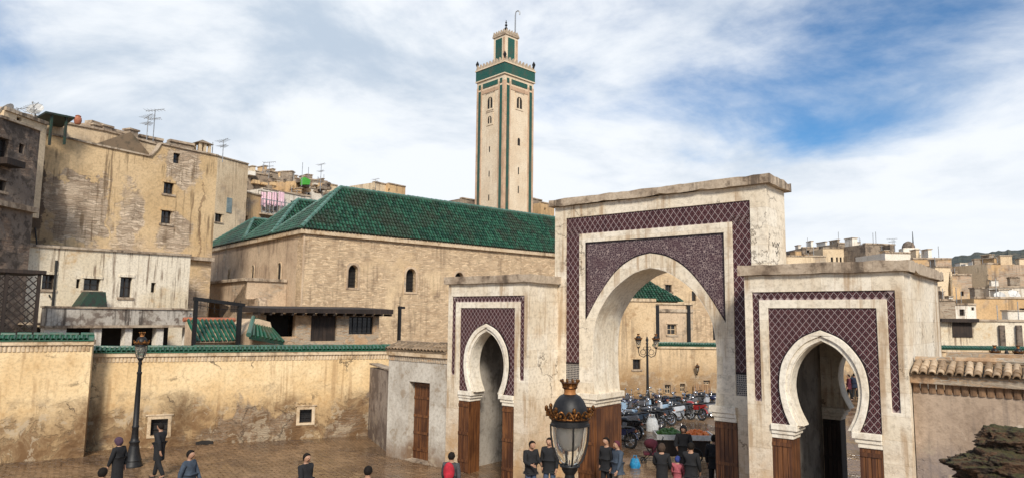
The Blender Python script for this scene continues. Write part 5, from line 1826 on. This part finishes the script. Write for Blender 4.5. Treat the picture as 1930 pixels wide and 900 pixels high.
# (picture x, picture y of the standing point, heading in degrees, kind, label)
bikes = [
    (1162, 842, 200, 'navy', 'navy motorbike nearest the great gate, front left of the parked bikes'),
    (1178, 826, 205, 'black', 'black motorbike second from front left of the parked bikes'),
    (1168, 812, 200, 'grey', 'grey scooter third from front left, behind two motorbikes'),
    (1196, 812, 214, 'black', 'black motorbike beside the white carrier bag'),
    (1222, 806, 216, 'black', 'black motorbike at the foot of the twin lamp'),
    (1246, 802, 300, 'black', 'dark motorbike seen end-on, just right of the twin lamp'),
    (1180, 796, 205, 'pale blue', 'pale blue scooter in the second row, left of the twin lamp'),
    (1206, 792, 215, 'grey', 'grey scooter in the second row behind the black motorbikes'),
    (1240, 788, 215, 'pale blue', 'pale blue scooter in the second row, right of the twin lamp'),
    (1262, 793, 214, 'white', 'white scooter in the middle of the parked bikes'),
    (1284, 791, 220, 'black', 'black motorbike left of the red motorbike'),
    (1304, 789, 222, 'red', 'red motorbike among the parked bikes'),
    (1324, 785, 226, 'grey', 'grey scooter right of the red motorbike'),
    (1345, 783, 230, 'white', 'white scooter at the right end of the front row'),
    (1160, 790, 200, 'black', 'black motorbike at the back left of the parked bikes'),
    (1262, 776, 215, 'black', 'black motorbike in the back row behind the white scooters'),
    (1286, 774, 218, 'grey', 'grey scooter in the back row behind the red motorbike'),
    (1308, 772, 220, 'black', 'black motorbike in the back row near the timber hoarding'),
    (1330, 768, 235, 'black', 'black motorbike at the back right against the far wall'),
    (1174, 780, 190, 'navy', 'navy motorbike in the back row left of the lamp post'),
    (1194, 778, 230, 'grey', 'grey scooter in the back row beside the navy motorbike'),
    (1238, 774, 205, 'navy', 'navy motorbike at the very back, right of the lamp post'),
    (1352, 776, 210, 'navy', 'navy motorbike behind the right end of the front row'),
    (1216, 778, 210, 'black', 'black motorbike in the back row by the lamp post'),
]
for x, y, hd, kind, lab in bikes:
    src = protos[kind]
    o = src if kind not in used else copy_tree(src)
    used.add(kind)
    P = onz(x, y)
    o.location = P
    o.rotation_euler = (math.radians(7+(x*13) % 5), 0, math.radians(hd+((x*37) % 11-5)*9-25))
    tag(o, lab, None, 'motorbikes parked in the square')

# ------------------------------------------------------------------ people


def skin_mesh(name, V, E, mats, sub=1):
    """V: list of (co, radius); E: edges; grown with a skin modifier"""
    me = bpy.data.meshes.new('tmp_skin')
    me.from_pydata([v[0] for v in V], E, [])
    o = bpy.data.objects.new('tmp_skin', me)
    col.objects.link(o)
    mdf = o.modifiers.new('skin', 'SKIN')
    mdf.use_smooth_shade = True
    if not me.skin_vertices:
        bpy.context.view_layer.objects.active = o
        bpy.ops.mesh.customdata_skin_add()
    for i, v in enumerate(V):
        r = v[1]
        me.skin_vertices[0].data[i].radius = (r, r) if not isinstance(r, tuple) else r
        me.skin_vertices[0].data[i].use_root = (i == 0)
    s_ = o.modifiers.new('sub', 'SUBSURF')
    s_.levels = s_.render_levels = sub
    dg = bpy.context.evaluated_depsgraph_get()
    out = bpy.data.meshes.new_from_object(o.evaluated_get(dg))
    out.name = name
    bpy.data.objects.remove(o)
    bpy.data.meshes.remove(me)
    out.materials.clear()
    out.materials.append(mats)
    return out


def pose_joints(stride=0., arms=(0., 0.), bend=(.2, .2), down=0., lean=0., turn=0.):
    J = {}
    def L(x, y, z):
        return Vector((x, y+lean*max(0, z-.9), z))
    J['pel'] = L(0, 0, .96)
    J['wai'] = L(0, .005, 1.10)
    J['che'] = L(0, .0, 1.30)
    J['nb'] = L(0, -.01, 1.45)
    J['nk'] = L(0, .0+down*.03, 1.50)
    hc = L(0, .02+down*.06, 1.60-down*.02)
    f_ = Vector((math.sin(turn), math.cos(turn), -down*.8)).normalized()
    J['hd'] = hc
    J['tp'] = hc+Vector((0, -.02-down*.0, .075))
    J['jaw'] = hc+f_*.045+Vector((0, 0, -.055))
    J['nose'] = hc+f_*.115+Vector((0, 0, -.005))
    J['f'] = f_
    for s, n in ((-1, 'l'), (1, 'r')):
        sw = arms[0] if s < 0 else arms[1]
        bd = bend[0] if s < 0 else bend[1]
        sh = L(s*.185, -.01, 1.41)
        el = sh+Vector((s*.05, math.sin(sw)*.29, -math.cos(sw)*.29))
        wr = el+Vector((-s*.02*bd*3, math.sin(sw+bd)*.25, -math.cos(sw+bd)*.25))
        J['sh'+n], J['el'+n], J['wr'+n] = sh, el, wr
        J['dir'+n] = (wr-el).normalized()
        st = stride*s
        hp = L(s*.09, 0, .92)
        kn = Vector((s*.10, .18*st+abs(st)*.04, .50))
        an = Vector((s*.10, .36*st-(.07 if st < 0 else 0), .09+(.05 if st < -.3 else 0)))
        J['hp'+n], J['kn'+n], J['an'+n] = hp, kn, an
        J['to'+n] = an+Vector((s*.02, .15, -.05 if st >= -.3 else -.07))
    return J


def figure(J, colors, hair='short', coat=False, female=False):
    """meshes for one person: body (one continuous surface), top, trousers, shoes, hair"""
    out = []
    V, E = [], []

    def add(co, r, par=None):
        V.append((co, r))
        if par is not None:
            E.append((par, len(V)-1))
        return len(V)-1
    p = add(J['pel'], (.13, .11))
    w_ = add(J['wai'], (.125, .10), p)
    c_ = add(J['che'], (.13, .10), w_)
    nb = add(J['nb'], (.07, .06), c_)
    nk = add(J['nk'], .052, nb)
    hd = add(J['hd'], (.096, .108), nk)
    add(J['tp'], (.075, .085), hd)
    add(J['jaw'], .058, hd)
    add(J['nose'], .014, hd)
    for s in (-1, 1):
        side = Vector((s*J['f'].y, -s*J['f'].x, 0))
        add(J['hd']+side*.092, .014, hd)
    for n, s in (('l', -1), ('r', 1)):
        a = add(J['sh'+n]+Vector((0, 0, -.02)), .048, c_)
        e = add(J['el'+n], .040, a)
        w2 = add(J['wr'+n], .027, e)
        d_ = J['dir'+n]
        pm = add(J['wr'+n]+d_*.05, (.034, .018), w2)
        across = Vector((0, 1, 0)) if abs(d_.y) < .8 else Vector((0, 0, 1))
        inw = Vector((-s, 0, 0))
        for k_, (off, ln) in enumerate(((-.028, .070), (-.009, .082), (.010, .076), (.028, .060))):
            b0 = add(J['wr'+n]+d_*.085+across*off, .0095, pm)
            b1 = add(J['wr'+n]+d_*(.085+ln*.5)+across*off*1.1+inw*.006, .009, b0)
            add(J['wr'+n]+d_*(.085+ln*.95)+across*off*1.1+inw*.022, .0075, b1)
        t0 = add(J['wr'+n]+d_*.045+across*.038+inw*.01, .011, pm)
        add(J['wr'+n]+d_*.085+across*.062+inw*.02, .009, t0)
        h_ = add(J['hp'+n], .085, p)
        k2 = add(J['kn'+n], .055, h_)
        an = add(J['an'+n], .040, k2)
        add(J['to'+n], .035, an)
    out.append(('body', skin_mesh('body', V, E, SKIN, 2), None))
    # top
    V, E = [], []
    bx = .03
    w_ = add(J['pel']+Vector((0, 0, -.02 if not coat else .02)), (.185, .155))
    if not coat:
        add(J['pel']+Vector((0, 0, -.13)), (.18, .15), w_)
    if coat:
        lo = add(Vector((0, 0, .66)), (.18, .16), w_)
        add(Vector((0, 0, .30 if female else .56)), (.20, .18), lo)
    c0 = add(J['wai'], (.165, .135), w_)
    c1_ = add(J['wai'].lerp(J['che'], .75), (.175, .14), c0)
    c_ = add(J['che'].lerp(J['nb'], .55), (.135, .11), c1_)
    nb = add(J['nb']+Vector((0, 0, .01)), (.082, .078), c_)
    for n in 'lr':
        a = add(J['sh'+n]+Vector((0, 0, -.015)), .076, c_)
        e = add(J['el'+n], .064, a)
        add(J['wr'+n], .046, e)
    out.append(('jacket', skin_mesh('jacket', V, E, colors[0], 2), None))
    V, E = [], []
    p = add(J['pel']+Vector((0, 0, -.01)), (.155, .13))
    add(J['wai'], (.14, .115), p)
    for n in 'lr':
        h_ = add(J['hp'+n]+Vector((0, 0, -.06)), .103, p)
        k2 = add(J['kn'+n], .078, h_)
        add(J['an'+n]+Vector((0, 0, .0)), .066, k2)
    out.append(('trousers', skin_mesh('trousers', V, E, colors[1]), None))
    for n in 'lr':
        V, E = [], []
        a = add(J['an'+n]+Vector((0, -.03, -.035)), .046)
        b = add(J['an'+n].lerp(J['to'+n], .55)+Vector((0, 0, -.02)), .045, a)
        add(J['to'+n]+Vector((0, .03, .005)), .034, b)
        out.append(('shoe', skin_mesh('shoe', V, E, BLK), None))
    hc, f_ = J['hd'], J['f']
    m_ = MB()
    # hair cap: upper and rear part of an ellipsoid round the skull
    n1, n2 = 14, 7
    up_ = (Vector((0, 0, 1))+Vector((-f_.x, -f_.y, 0))*.45).normalized()
    right = up_.cross(f_).normalized()
    fwd = right.cross(up_).normalized()
    ext = 1.7 if hair == 'short' else 2.1
    vs, fs = [], []
    for i in range(n2+1):
        for j in range(n1):
            ph = 2*math.pi*j/n1
            th = (ext-.62*max(0., math.sin(ph))+.45*max(0., -math.sin(ph)))*i/n2
            q = up_*math.cos(th)+(right*math.cos(ph)+fwd*math.sin(ph))*math.sin(th)
            rr_ = .108 if hair == 'short' else .120+.03*max(0., -math.sin(ph))*(i/n2)
            lump = 1+.03*math.sin(5*ph+3*th)
            vs.append(hc+Vector((0, -.005, .012))+Vector((q.x*.93, q.y*1.08, q.z*1.08))*rr_*lump)
    for i in range(n2):
        for j in range(n1):
            j2 = (j+1) % n1
            fs.append((i*n1+j, i*n1+j2, (i+1)*n1+j2, (i+1)*n1+j))
    m_.add(vs, fs)
    hm = m_.mesh('hair', colors[2], True)
    out.append(('hair' if hair == 'short' else 'headscarf', hm, None))
    side = Vector((f_.y, -f_.x, 0)).normalized()
    for s in (-1, 1):
        e_ = MB().ball(tuple(hc+f_*.088+side*s*.033+Vector((0, 0, .012))), .012, n=6, k=4)
        out.append(('eye', e_.mesh('eye', EYE, True), None))
    out.append(('mouth', MB().ball(tuple(hc+f_*.094+Vector((0, 0, -.058))), .022, .012, .007, n=6, k=4).mesh('mouth', TERRA, True), None))
    return out


CL = {n: cloth('cloth_'+n, c) for n, c in dict(black=(.012, .012, .014), navy=(.018, .026, .055), grey=(.06, .06, .065), jeans=(.06, .085, .14), purple=(.07, .035, .06), red=(.42, .015, .03), blue=(.03, .05, .22), brown=(.06, .035, .022), slate=(.05, .07, .10), rose=(.40, .10, .12), ochre=(.40, .20, .03), tan=(.22, .17, .12), maroon=(.10, .015, .03)).items()}


def person(label, hx, hy, face, top, legs, hair=None, h=1.74, ground=0., **kw):
    """hx, hy: where the crown of the head is in the picture; face: heading in degrees (0 = +y)"""
    style = {k_: kw.pop(k_) for k_ in ('hair_style', 'coat', 'female') if k_ in kw}
    P = onz(hx, hy, h)
    T = thing('person', label, 'person', (P.x, P.y, ground), math.radians(face), 'people in the square')
    s = h/1.735
    T.scale = (s, s, s)
    for nm, me, _ in figure(pose_joints(**kw), (CL[top], CL[legs], CL[hair] if hair else HAIR), style.get('hair_style', 'short'), style.get('coat', False), style.get('female', False)):
        inst(nm, me, T)
    return T


person('person in a long black coat walking past the yellow wall window', 304, 795, 120, 'black', 'black', h=1.76, stride=.55, arms=(-.5, .45), bend=(.35, .5), coat=True)
person('person with purple headscarf and black robe left of the lamp post', 226, 822, 120, 'black', 'black', 'purple', 1.66, stride=.3, arms=(.2, -.2), coat=True, female=True, hair_style='scarf', down=.3)
person('person at the bottom left edge, only the dark head visible', 194, 879, 40, 'brown', 'black', stride=.3, arms=(.2, -.2))
person('person in a navy jacket walking right of the lamp post', 359, 846, -60, 'slate', 'navy', h=1.7, stride=.4, arms=(.3, -.3))
person('person in black walking alone before the long yellow wall', 578, 852, -80, 'black', 'black', h=1.7, stride=.3, arms=(-.2, .3))
person('person at the bottom edge near the plank door, only head visible', 694, 876, 30, 'brown', 'black', stride=.3)
pr = person('person carrying a bright red backpack beside the left gate', 851, 850, 30, 'grey', 'black', h=1.66, stride=.3, arms=(.2, -.2))
bp = MB()
bp.ball((0, -.24, 1.20), .155, .11, .24, n=12, k=8)
bp.ball((0, -.32, 1.10), .11, .06, .11, n=10, k=6)
o_ = bp.build('backpack', CL['red'], None, pr.location, pr.rotation_euler, True)
tag(o_, 'bright red backpack worn beside the left gate', 'backpack')
person('person in black jacket and jeans looking down, against the gate pier', 1001, 827, 250, 'black', 'jeans', h=1.72, down=.8, arms=(.15, .2), bend=(1.3, 1.2))
person('person in dark jacket and jeans behind the foreground lantern', 1036, 822, 200, 'black', 'jeans', h=1.78, arms=(.1, -.1), down=.3, stride=.15)
person('person in a blue jacket by the right side of the great gate pier', 1164, 828, 150, 'slate', 'tan', 'maroon', 1.7, stride=.3, arms=(.2, -.3), down=.3)
person('person in black half hidden by the great gate pier', 1143, 822, 170, 'black', 'black', h=1.72, stride=.2)
person('person in a dark coat and brown headscarf left of the vegetable cart', 1247, 834, 20, 'black', 'black', 'brown', 1.66, coat=True, hair_style='scarf', arms=(.3, .2), bend=(.8, .6))
person('person in black standing at the vegetable cart', 1288, 799, 200, 'black', 'black', 'black', 1.80, hair_style='scarf', arms=(.4, .4), bend=(.8, .9), down=.5)
person('person in dark clothes in front of the vegetable cart, seen from behind', 1302, 832, 5, 'black', 'navy', h=1.72, arms=(.3, .1), bend=(.5, .4), stride=.2)
person('small person in blue hat and rose jacket before the cart', 1277, 858, 10, 'rose', 'ochre', 'blue', 1.25, hair_style='scarf', arms=(.2, .2))
person('person in black with short hair at the right of the great arch', 1346, 817, 15, 'black', 'black', h=1.78, stride=.2, arms=(.1, -.1))
person('person in grey partly hidden behind the right pier of the great arch', 1367, 818, 20, 'grey', 'slate', h=1.76, stride=.1)
# beyond the right-hand gate
for x, y, c_, l_ in ((1588, 698, 'black', 'person in black beyond the right gate passage, leftmost of four'), (1599, 704, 'maroon', 'person in maroon beyond the right gate passage'), (1610, 702, 'navy', 'person in navy beyond the right gate passage'), (1621, 706, 'slate', 'person in slate blue beyond the right gate passage, rightmost of four')):
    person(l_, x, y, 40*((x*7) % 5), c_, 'black', h=1.72, stride=.3, arms=(.2, -.2))

# ------------------------------------------------------------------ vegetable cart, bags, buggy
P = onz(1288, 868)
T = thing('vegetable_cart', 'wooden vegetable cart with white tray edges in the square', 'cart', P, math.radians(36))
MB().box(-1.0, -.5, .82, 1.0, .5, .90).build('tray_floor', WOODL, T)
b = MB()
b.box(-1.04, -.54, .84, 1.04, -.5, 1.02)
b.box(-1.04, .5, .84, 1.04, .54, 1.02)
b.box(-1.04, -.5, .84, -1.0, .5, 1.02)
b.box(1.0, -.5, .84, 1.04, .5, 1.02)
b.build('tray_side', WHITEP, T)
MB().box(-.9, -.45, .25, .9, .45, .82).build('cabinet', WOODD, T)
for s in (-1, 1):
    b = MB()
    ring(b, (0, 0, 0), .28, .03, 18, 6, axis='y')
    for i in range(8):
        b.tube([(0, 0, 0), (.27*math.cos(i*.785), 0, .27*math.sin(i*.785))], .012, 4)
    b.build('wheel', RUBBER, T, (.3, s*.56, .30))
    MB().tube([(1.0, s*.4, .86), (1.6, s*.4, .92)], .025, 6).build('handle', WOODL, T)
    MB().box(-.9, s*.42-.03, 0, -.84, s*.42+.03, .3).build('leg', WOODD, T)
vr = random.Random(2)
for nm, x0, mat, r, lab in (('vegetable_heap', -.5, LEAF, .075, 'heap of green vegetables on the cart'), ('orange_heap', .5, ORANGE, .062, 'heap of oranges on the cart')):
    b = MB()
    for i in range(120):
        a, q = vr.uniform(0, 6.28), math.sqrt(vr.random())
        b.ball((x0+.42*q*math.cos(a), .38*q*math.sin(a), .92+r+(1-q)*.22*vr.random()), r*vr.uniform(.8, 1.2), n=6, k=4)
    tag(b.build(nm, mat, None, P, (0, 0, math.radians(36)), True), lab, 'produce', None, 'stuff')


def bag(label, P, mat, s, rz):
    T = thing('carrier_bag', label, 'bag', P, rz)
    br = random.Random(int(s*100))
    vs, fs = [], []
    n, lv = 12, 6
    for i in range(lv):
        k = i/(lv-1)
        for j in range(n):
            a = 2*math.pi*j/n
            r = (.20+.05*math.sin(k*3.0))*(1-.25*k)+br.uniform(-.02, .02)
            vs.append((s*r*1.15*math.cos(a), s*r*.75*math.sin(a), s*.48*k+br.uniform(-.015, .015)))
    for i in range(lv-1):
        for j in range(n):
            j2 = (j+1) % n
            fs.append((i*n+j, i*n+j2, (i+1)*n+j2, (i+1)*n+j))
    fs.append(tuple(range(n))[::-1])
    fs.append(tuple((lv-1)*n+j for j in range(n)))
    MB().add(vs, fs).build('sack', mat, T, smooth=True)
    for q in (-1, 1):
        MB().tube([(-.1*s, q*.06*s, .46*s), (-.06*s, q*.07*s, .62*s), (.06*s, q*.07*s, .62*s), (.1*s, q*.06*s, .46*s)], .014*s, 5).build('handle', mat, T)
    return T


bag('bright blue carrier bag standing on the wet paving', onz(1197, 882), BLUEP, .72, .4)
bag('white carrier bag lying beside the parked motorbikes', onz(1229, 812), WHITEP, 1.25, 1.)
P = onz(1226, 872)
T = thing('pushchair', 'maroon pushchair beside the vegetable cart', 'pushchair', P, .6)
for sx_, sy_ in ((-.25, -.2), (.25, -.2), (-.25, .2), (.25, .2)):
    b = MB()
    ring(b, (0, 0, 0), .08, .022, 12, 5, axis='y')
    b.build('wheel', RUBBER, T, (sx_, sy_, .1))
b = MB()
for s in (-1, 1):
    b.tube([(-.25, s*.2, .1), (.2, s*.2, .6), (.45, s*.2, .95)], .014, 5)
    b.tube([(.25, s*.2, .1), (-.15, s*.2, .55)], .014, 5)
b.tube([(.45, -.2, .95), (.45, .2, .95)], .016, 5)
b.build('frame', IRON, T)
MB().box(-.25, -.18, .30, .12, .18, .40).box(.06, -.18, .36, .2, .18, .72).build('seat', CL['maroon'], T, bevel=.03)
MB().ball((.02, 0, .70), .26, .22, .18, n=10, k=6).build('canopy', CL['maroon'], T, smooth=True)

# wall lantern on the far wall
xx, zz = Fq.px(1312, 690)
T = thing('wall_lantern', 'small black lantern on a bracket on the far wall', 'wall lamp', Fq.world(xx, -.35), Fq.rz)
MB().tube([(0, .35, zz-.5), (0, .1, zz-.55), (0, 0, zz-.35)], .03, 6).build('bracket', IRON, T)
lantern(T, zz-.3, .62)

# ------------------------------------------------------------------ rooftop things


def antenna(label, x, yb, yt, D, kind=0):
    p, q = atd(x, yb, D), atd(x, yt, D)
    T = thing('antenna', label, 'antenna', (p.x, p.y, p.z-.6), .6*kind, 'rooftop antennas')
    H = q.z-p.z+.6
    MB().tube([(0, 0, 0), (0, 0, H)], .03, 5).build('mast', STEEL, T)
    b = MB()
    if kind != 2:
        for zc, L in ((H*.97, .9), (H*.72, .6)):
            b.tube([(-L*.7, 0, zc), (L*.7, 0, zc+.12)], .018, 4)
            for i in range(6):
                xx_ = -L*.65+i*L*.26
                ll = .35-.03*i
                b.tube([(xx_, -ll, zc+.05), (xx_, ll, zc+.05)], .012, 3)
        b.build('aerial', STEEL, T)
    return T


for i, (x, yb, yt, D, kd, lab) in enumerate(((277, 255, 219, 49, 0, 'left of the two tall antennas above the ochre house'), (289, 255, 207, 49, 1, 'right and taller of the two antennas above the ochre house'), (400, 290, 268, 51, 2, 'thin mast right of the roof lantern'), (420, 290, 265, 52, 0, 'antenna on the narrow tower house'),
                                               (32, 225, 206, 42, 1, 'antenna on the roof hut at the left'), (63, 222, 200, 43, 0, 'antenna left of the green awning'), (507, 325, 306, 70, 1, 'antenna over the jumbled rooftops'), (569, 340, 306, 70, 2, 'thin mast left of the green sheet'), (604, 350, 309, 76, 0, 'tall antenna near the main green ridge'),
                                               (708, 348, 338, 92, 0, 'antenna on the cream block behind the ridge'), (1700, 478, 470, 94, 2, 'thin mast on the white house under the dome'), (1682, 462, 450, 99, 1, 'antenna on the ruined rubble house'), (1520, 470, 455, 104, 2, 'thin mast on the brown roof hut'), (1620, 468, 460, 101, 0, 'antenna on the long cream house'))):
    antenna(lab, x, yb, yt, D, kd)


def dish(label, x, y, D, r, rz):
    p = atd(x, y, D)
    T = thing('satellite_dish', label, 'satellite dish', (p.x, p.y, p.z-r-.5), rz, 'satellite dishes')
    b = MB()
    vs, fs = [], []
    n = 16
    for k, (rr_, dp) in enumerate(((.02, .16), (.5, .12), (.8, .06), (1., 0), (1.02, .02), (.8, .09), (.5, .15), (.02, .19))):
        for j in range(n):
            a = 2*math.pi*j/n
            vs.append((rr_*r*math.cos(a), dp*r, rr_*r*math.sin(a)))
    for k in range(7):
        for j in range(n):
            j2 = (j+1) % n
            fs.append((k*n+j, k*n+j2, (k+1)*n+j2, (k+1)*n+j))
    b.add(vs, fs)
    b.build('reflector', DISHW, T, (0, 0, r+.5), (math.radians(-35), 0, 0), True)
    MB().tube([(0, .1, 0), (0, .1, r+.5)], .03, 5).build('mast', STEEL, T)
    MB().tube([(0, 0, r*.25+.5), (0, -r*.8, r+.75)], .015, 4).ball((0, -r*.8, r+.75), .05, n=6, k=4).build('feed_arm', STEEL, T)


for a in (('white satellite dish on the hut at the left edge', 8, 212, 41.5, .55, -.6), ('satellite dish beside the green awning', 66, 205, 43.5, .4, .9), ('pale satellite dish by the black timber frame', 364, 601, 34.6, .2, .4), ('white satellite dish below the cream tower on the right', 1912, 554, 74, .5, .7), ('round white dish near the yellow stained house', 1884, 556, 74, .42, .2)):
    dish(*a)
# green awning on the roof
f_ = frd(58, 43.4, 145, 45)
q = pl(f_, [(60, 230), (86, 213), (138, 224), (140, 240)])
T = thing('roof_awning', 'dark green awning on posts on the roof at upper left', 'awning', f_.o, f_.rz)
fa, fb = f_.px(86, 213, -.6), f_.px(141, 224, -.6)
ba, bb = f_.px(57, 230, 2.2), f_.px(116, 241, 2.2)
MB().add([(fa[0], -.6, fa[1]), (fb[0], -.6, fb[1]), (bb[0], 2.2, bb[1]), (ba[0], 2.2, ba[1]), (fa[0], -.6, fa[1]+.1), (fb[0], -.6, fb[1]+.1), (bb[0], 2.2, bb[1]+.1), (ba[0], 2.2, ba[1]+.1)],
         [(0, 3, 2, 1), (4, 5, 6, 7), (0, 1, 5, 4), (2, 3, 7, 6), (0, 4, 7, 3), (1, 2, 6, 5)]).build('canopy', TARP, T)
for x in (80, 108):
    xx, z_ = f_.px(x+6, 219)
    MB().box(xx-.05, -.5, z_-1.6, xx+.05, -.4, z_).build('post', TARP, T)
f_ = frd(109, 45.5, 121, 45.7)
p = f_.world(f_.L/2, 0, f_.px(115, 222)[1])
T = thing('water_jar', 'terracotta water jar above the green awning', 'jar', p)
MB().lathe([(.12, -.12), (.17, -.05), (.2, .1), (.18, .25), (.13, .32), (.15, .36)], 14).build('jar', TERRA, T, smooth=True)
MB().lathe([(.16, .36), (.1, .40), (.02, .43)], 12).build('lid', TERRA, T, smooth=True)
# chimneys
for x, yb, yt, D, lab in ((178, 248, 238, 47.8, 'small chimney on the tan roof room'), (246, 262, 247, 48.6, 'chimney at the top of the dark lean-to roof'), (197, 250, 240, 48, 'round vent pipe on the tan roof room')):
    p = atd(x, yb, D)
    T = thing('chimney', lab, 'chimney', (p.x, p.y, p.z-.8), .3, 'roof chimneys')
    hh = atd(x, yt, D).z-p.z+.8
    MB().box(-.28, -.28, 0, .28, .28, hh).build('stack', FARS, T)
    MB().box(-.36, -.36, hh, .36, .36, hh+.1).build('cap', CORN, T)
# hanging cable on the left house
pts = [Fb.world(Fb.px(62, 430)[0], -.3, Fb.px(62, 430)[1]), Fb.world(Fb.px(52, 520)[0], -1.6, Fb.px(52, 520)[1]), Fb.world(Fb.px(50, 560)[0], -3, Fb.px(50, 560)[1])]
tag(MB().tube(pts, .04, 5).build('hanging_cable', IRON), 'black cable hanging down the left house fronts', 'cable')
# rubble on the yellow wall and jumble on the roofs behind
rb = random.Random(21)
b = MB()
for i in range(130):
    x = rb.uniform(455, 620)
    y = 330+(x-455)*.13+rb.uniform(-6, 14)
    p = atd(x, y, rb.uniform(80, 90))
    s = rb.uniform(.1, .42)
    b.box(p.x-s, p.y-s, p.z-s*.5, p.x+s, p.y+s, p.z+s*rb.uniform(.2, .9), rb.choice([0, 0, 0, 1, 2, 3]))
tag(b.build('roof_rubble', [FARS, FARW, FARO, STONE]), 'brown rubble and scrap heaped over the rooftops behind the mosque', 'rubble', None, 'stuff')
# mossy rock in the near right corner, on a stone pier
P = CAM+ray(1885, 885)*(5.2/F_PX)
T = thing('mossy_rock', 'dark mossy rock ledge at the bottom right corner', 'rock', (P.x, P.y, 0), YAW)
rk = random.Random(4)


def rock(name, cx, cy, cz, rx, ry, rz_):
    import bmesh
    bm = bmesh.new()
    bmesh.ops.create_icosphere(bm, subdivisions=6, radius=1)
    from mathutils import noise as mn
    for v in bm.verts:
        d_ = v.co.normalized()
        k_ = 1+.30*mn.fractal(d_*1.6+Vector((cx*5, cy, cz*3)), 1., 2., 4)+.13*mn.fractal(d_*5+Vector((cz, 3, cx)), .8, 2., 5)+.05*mn.turbulence(d_*16, 3, True)
        lay_ = .07*math.sin(d_.z*9+2*mn.noise(d_*2))
        v.co = Vector((cx+rx*d_.x*(k_+lay_), cy+ry*d_.y*(k_+lay_), cz+rz_*d_.z*k_))
    me = bpy.data.meshes.new(name)
    bm.to_mesh(me)
    bm.free()
    me.materials.append(MOSS)
    me.polygons.foreach_set('use_smooth', [True]*len(me.polygons))
    return inst(name, me, T)


rock('boulder', .02, 0, P.z+.02, .33, .30, .13)
rock('boulder', .17, .12, P.z+.20, .22, .22, .10)
rock('boulder', .1, -.05, P.z-.16, .40, .34, .14)
MB().box(-.22, -.25, 0, .45, .4, P.z-.15).build('pier', STONE, T)
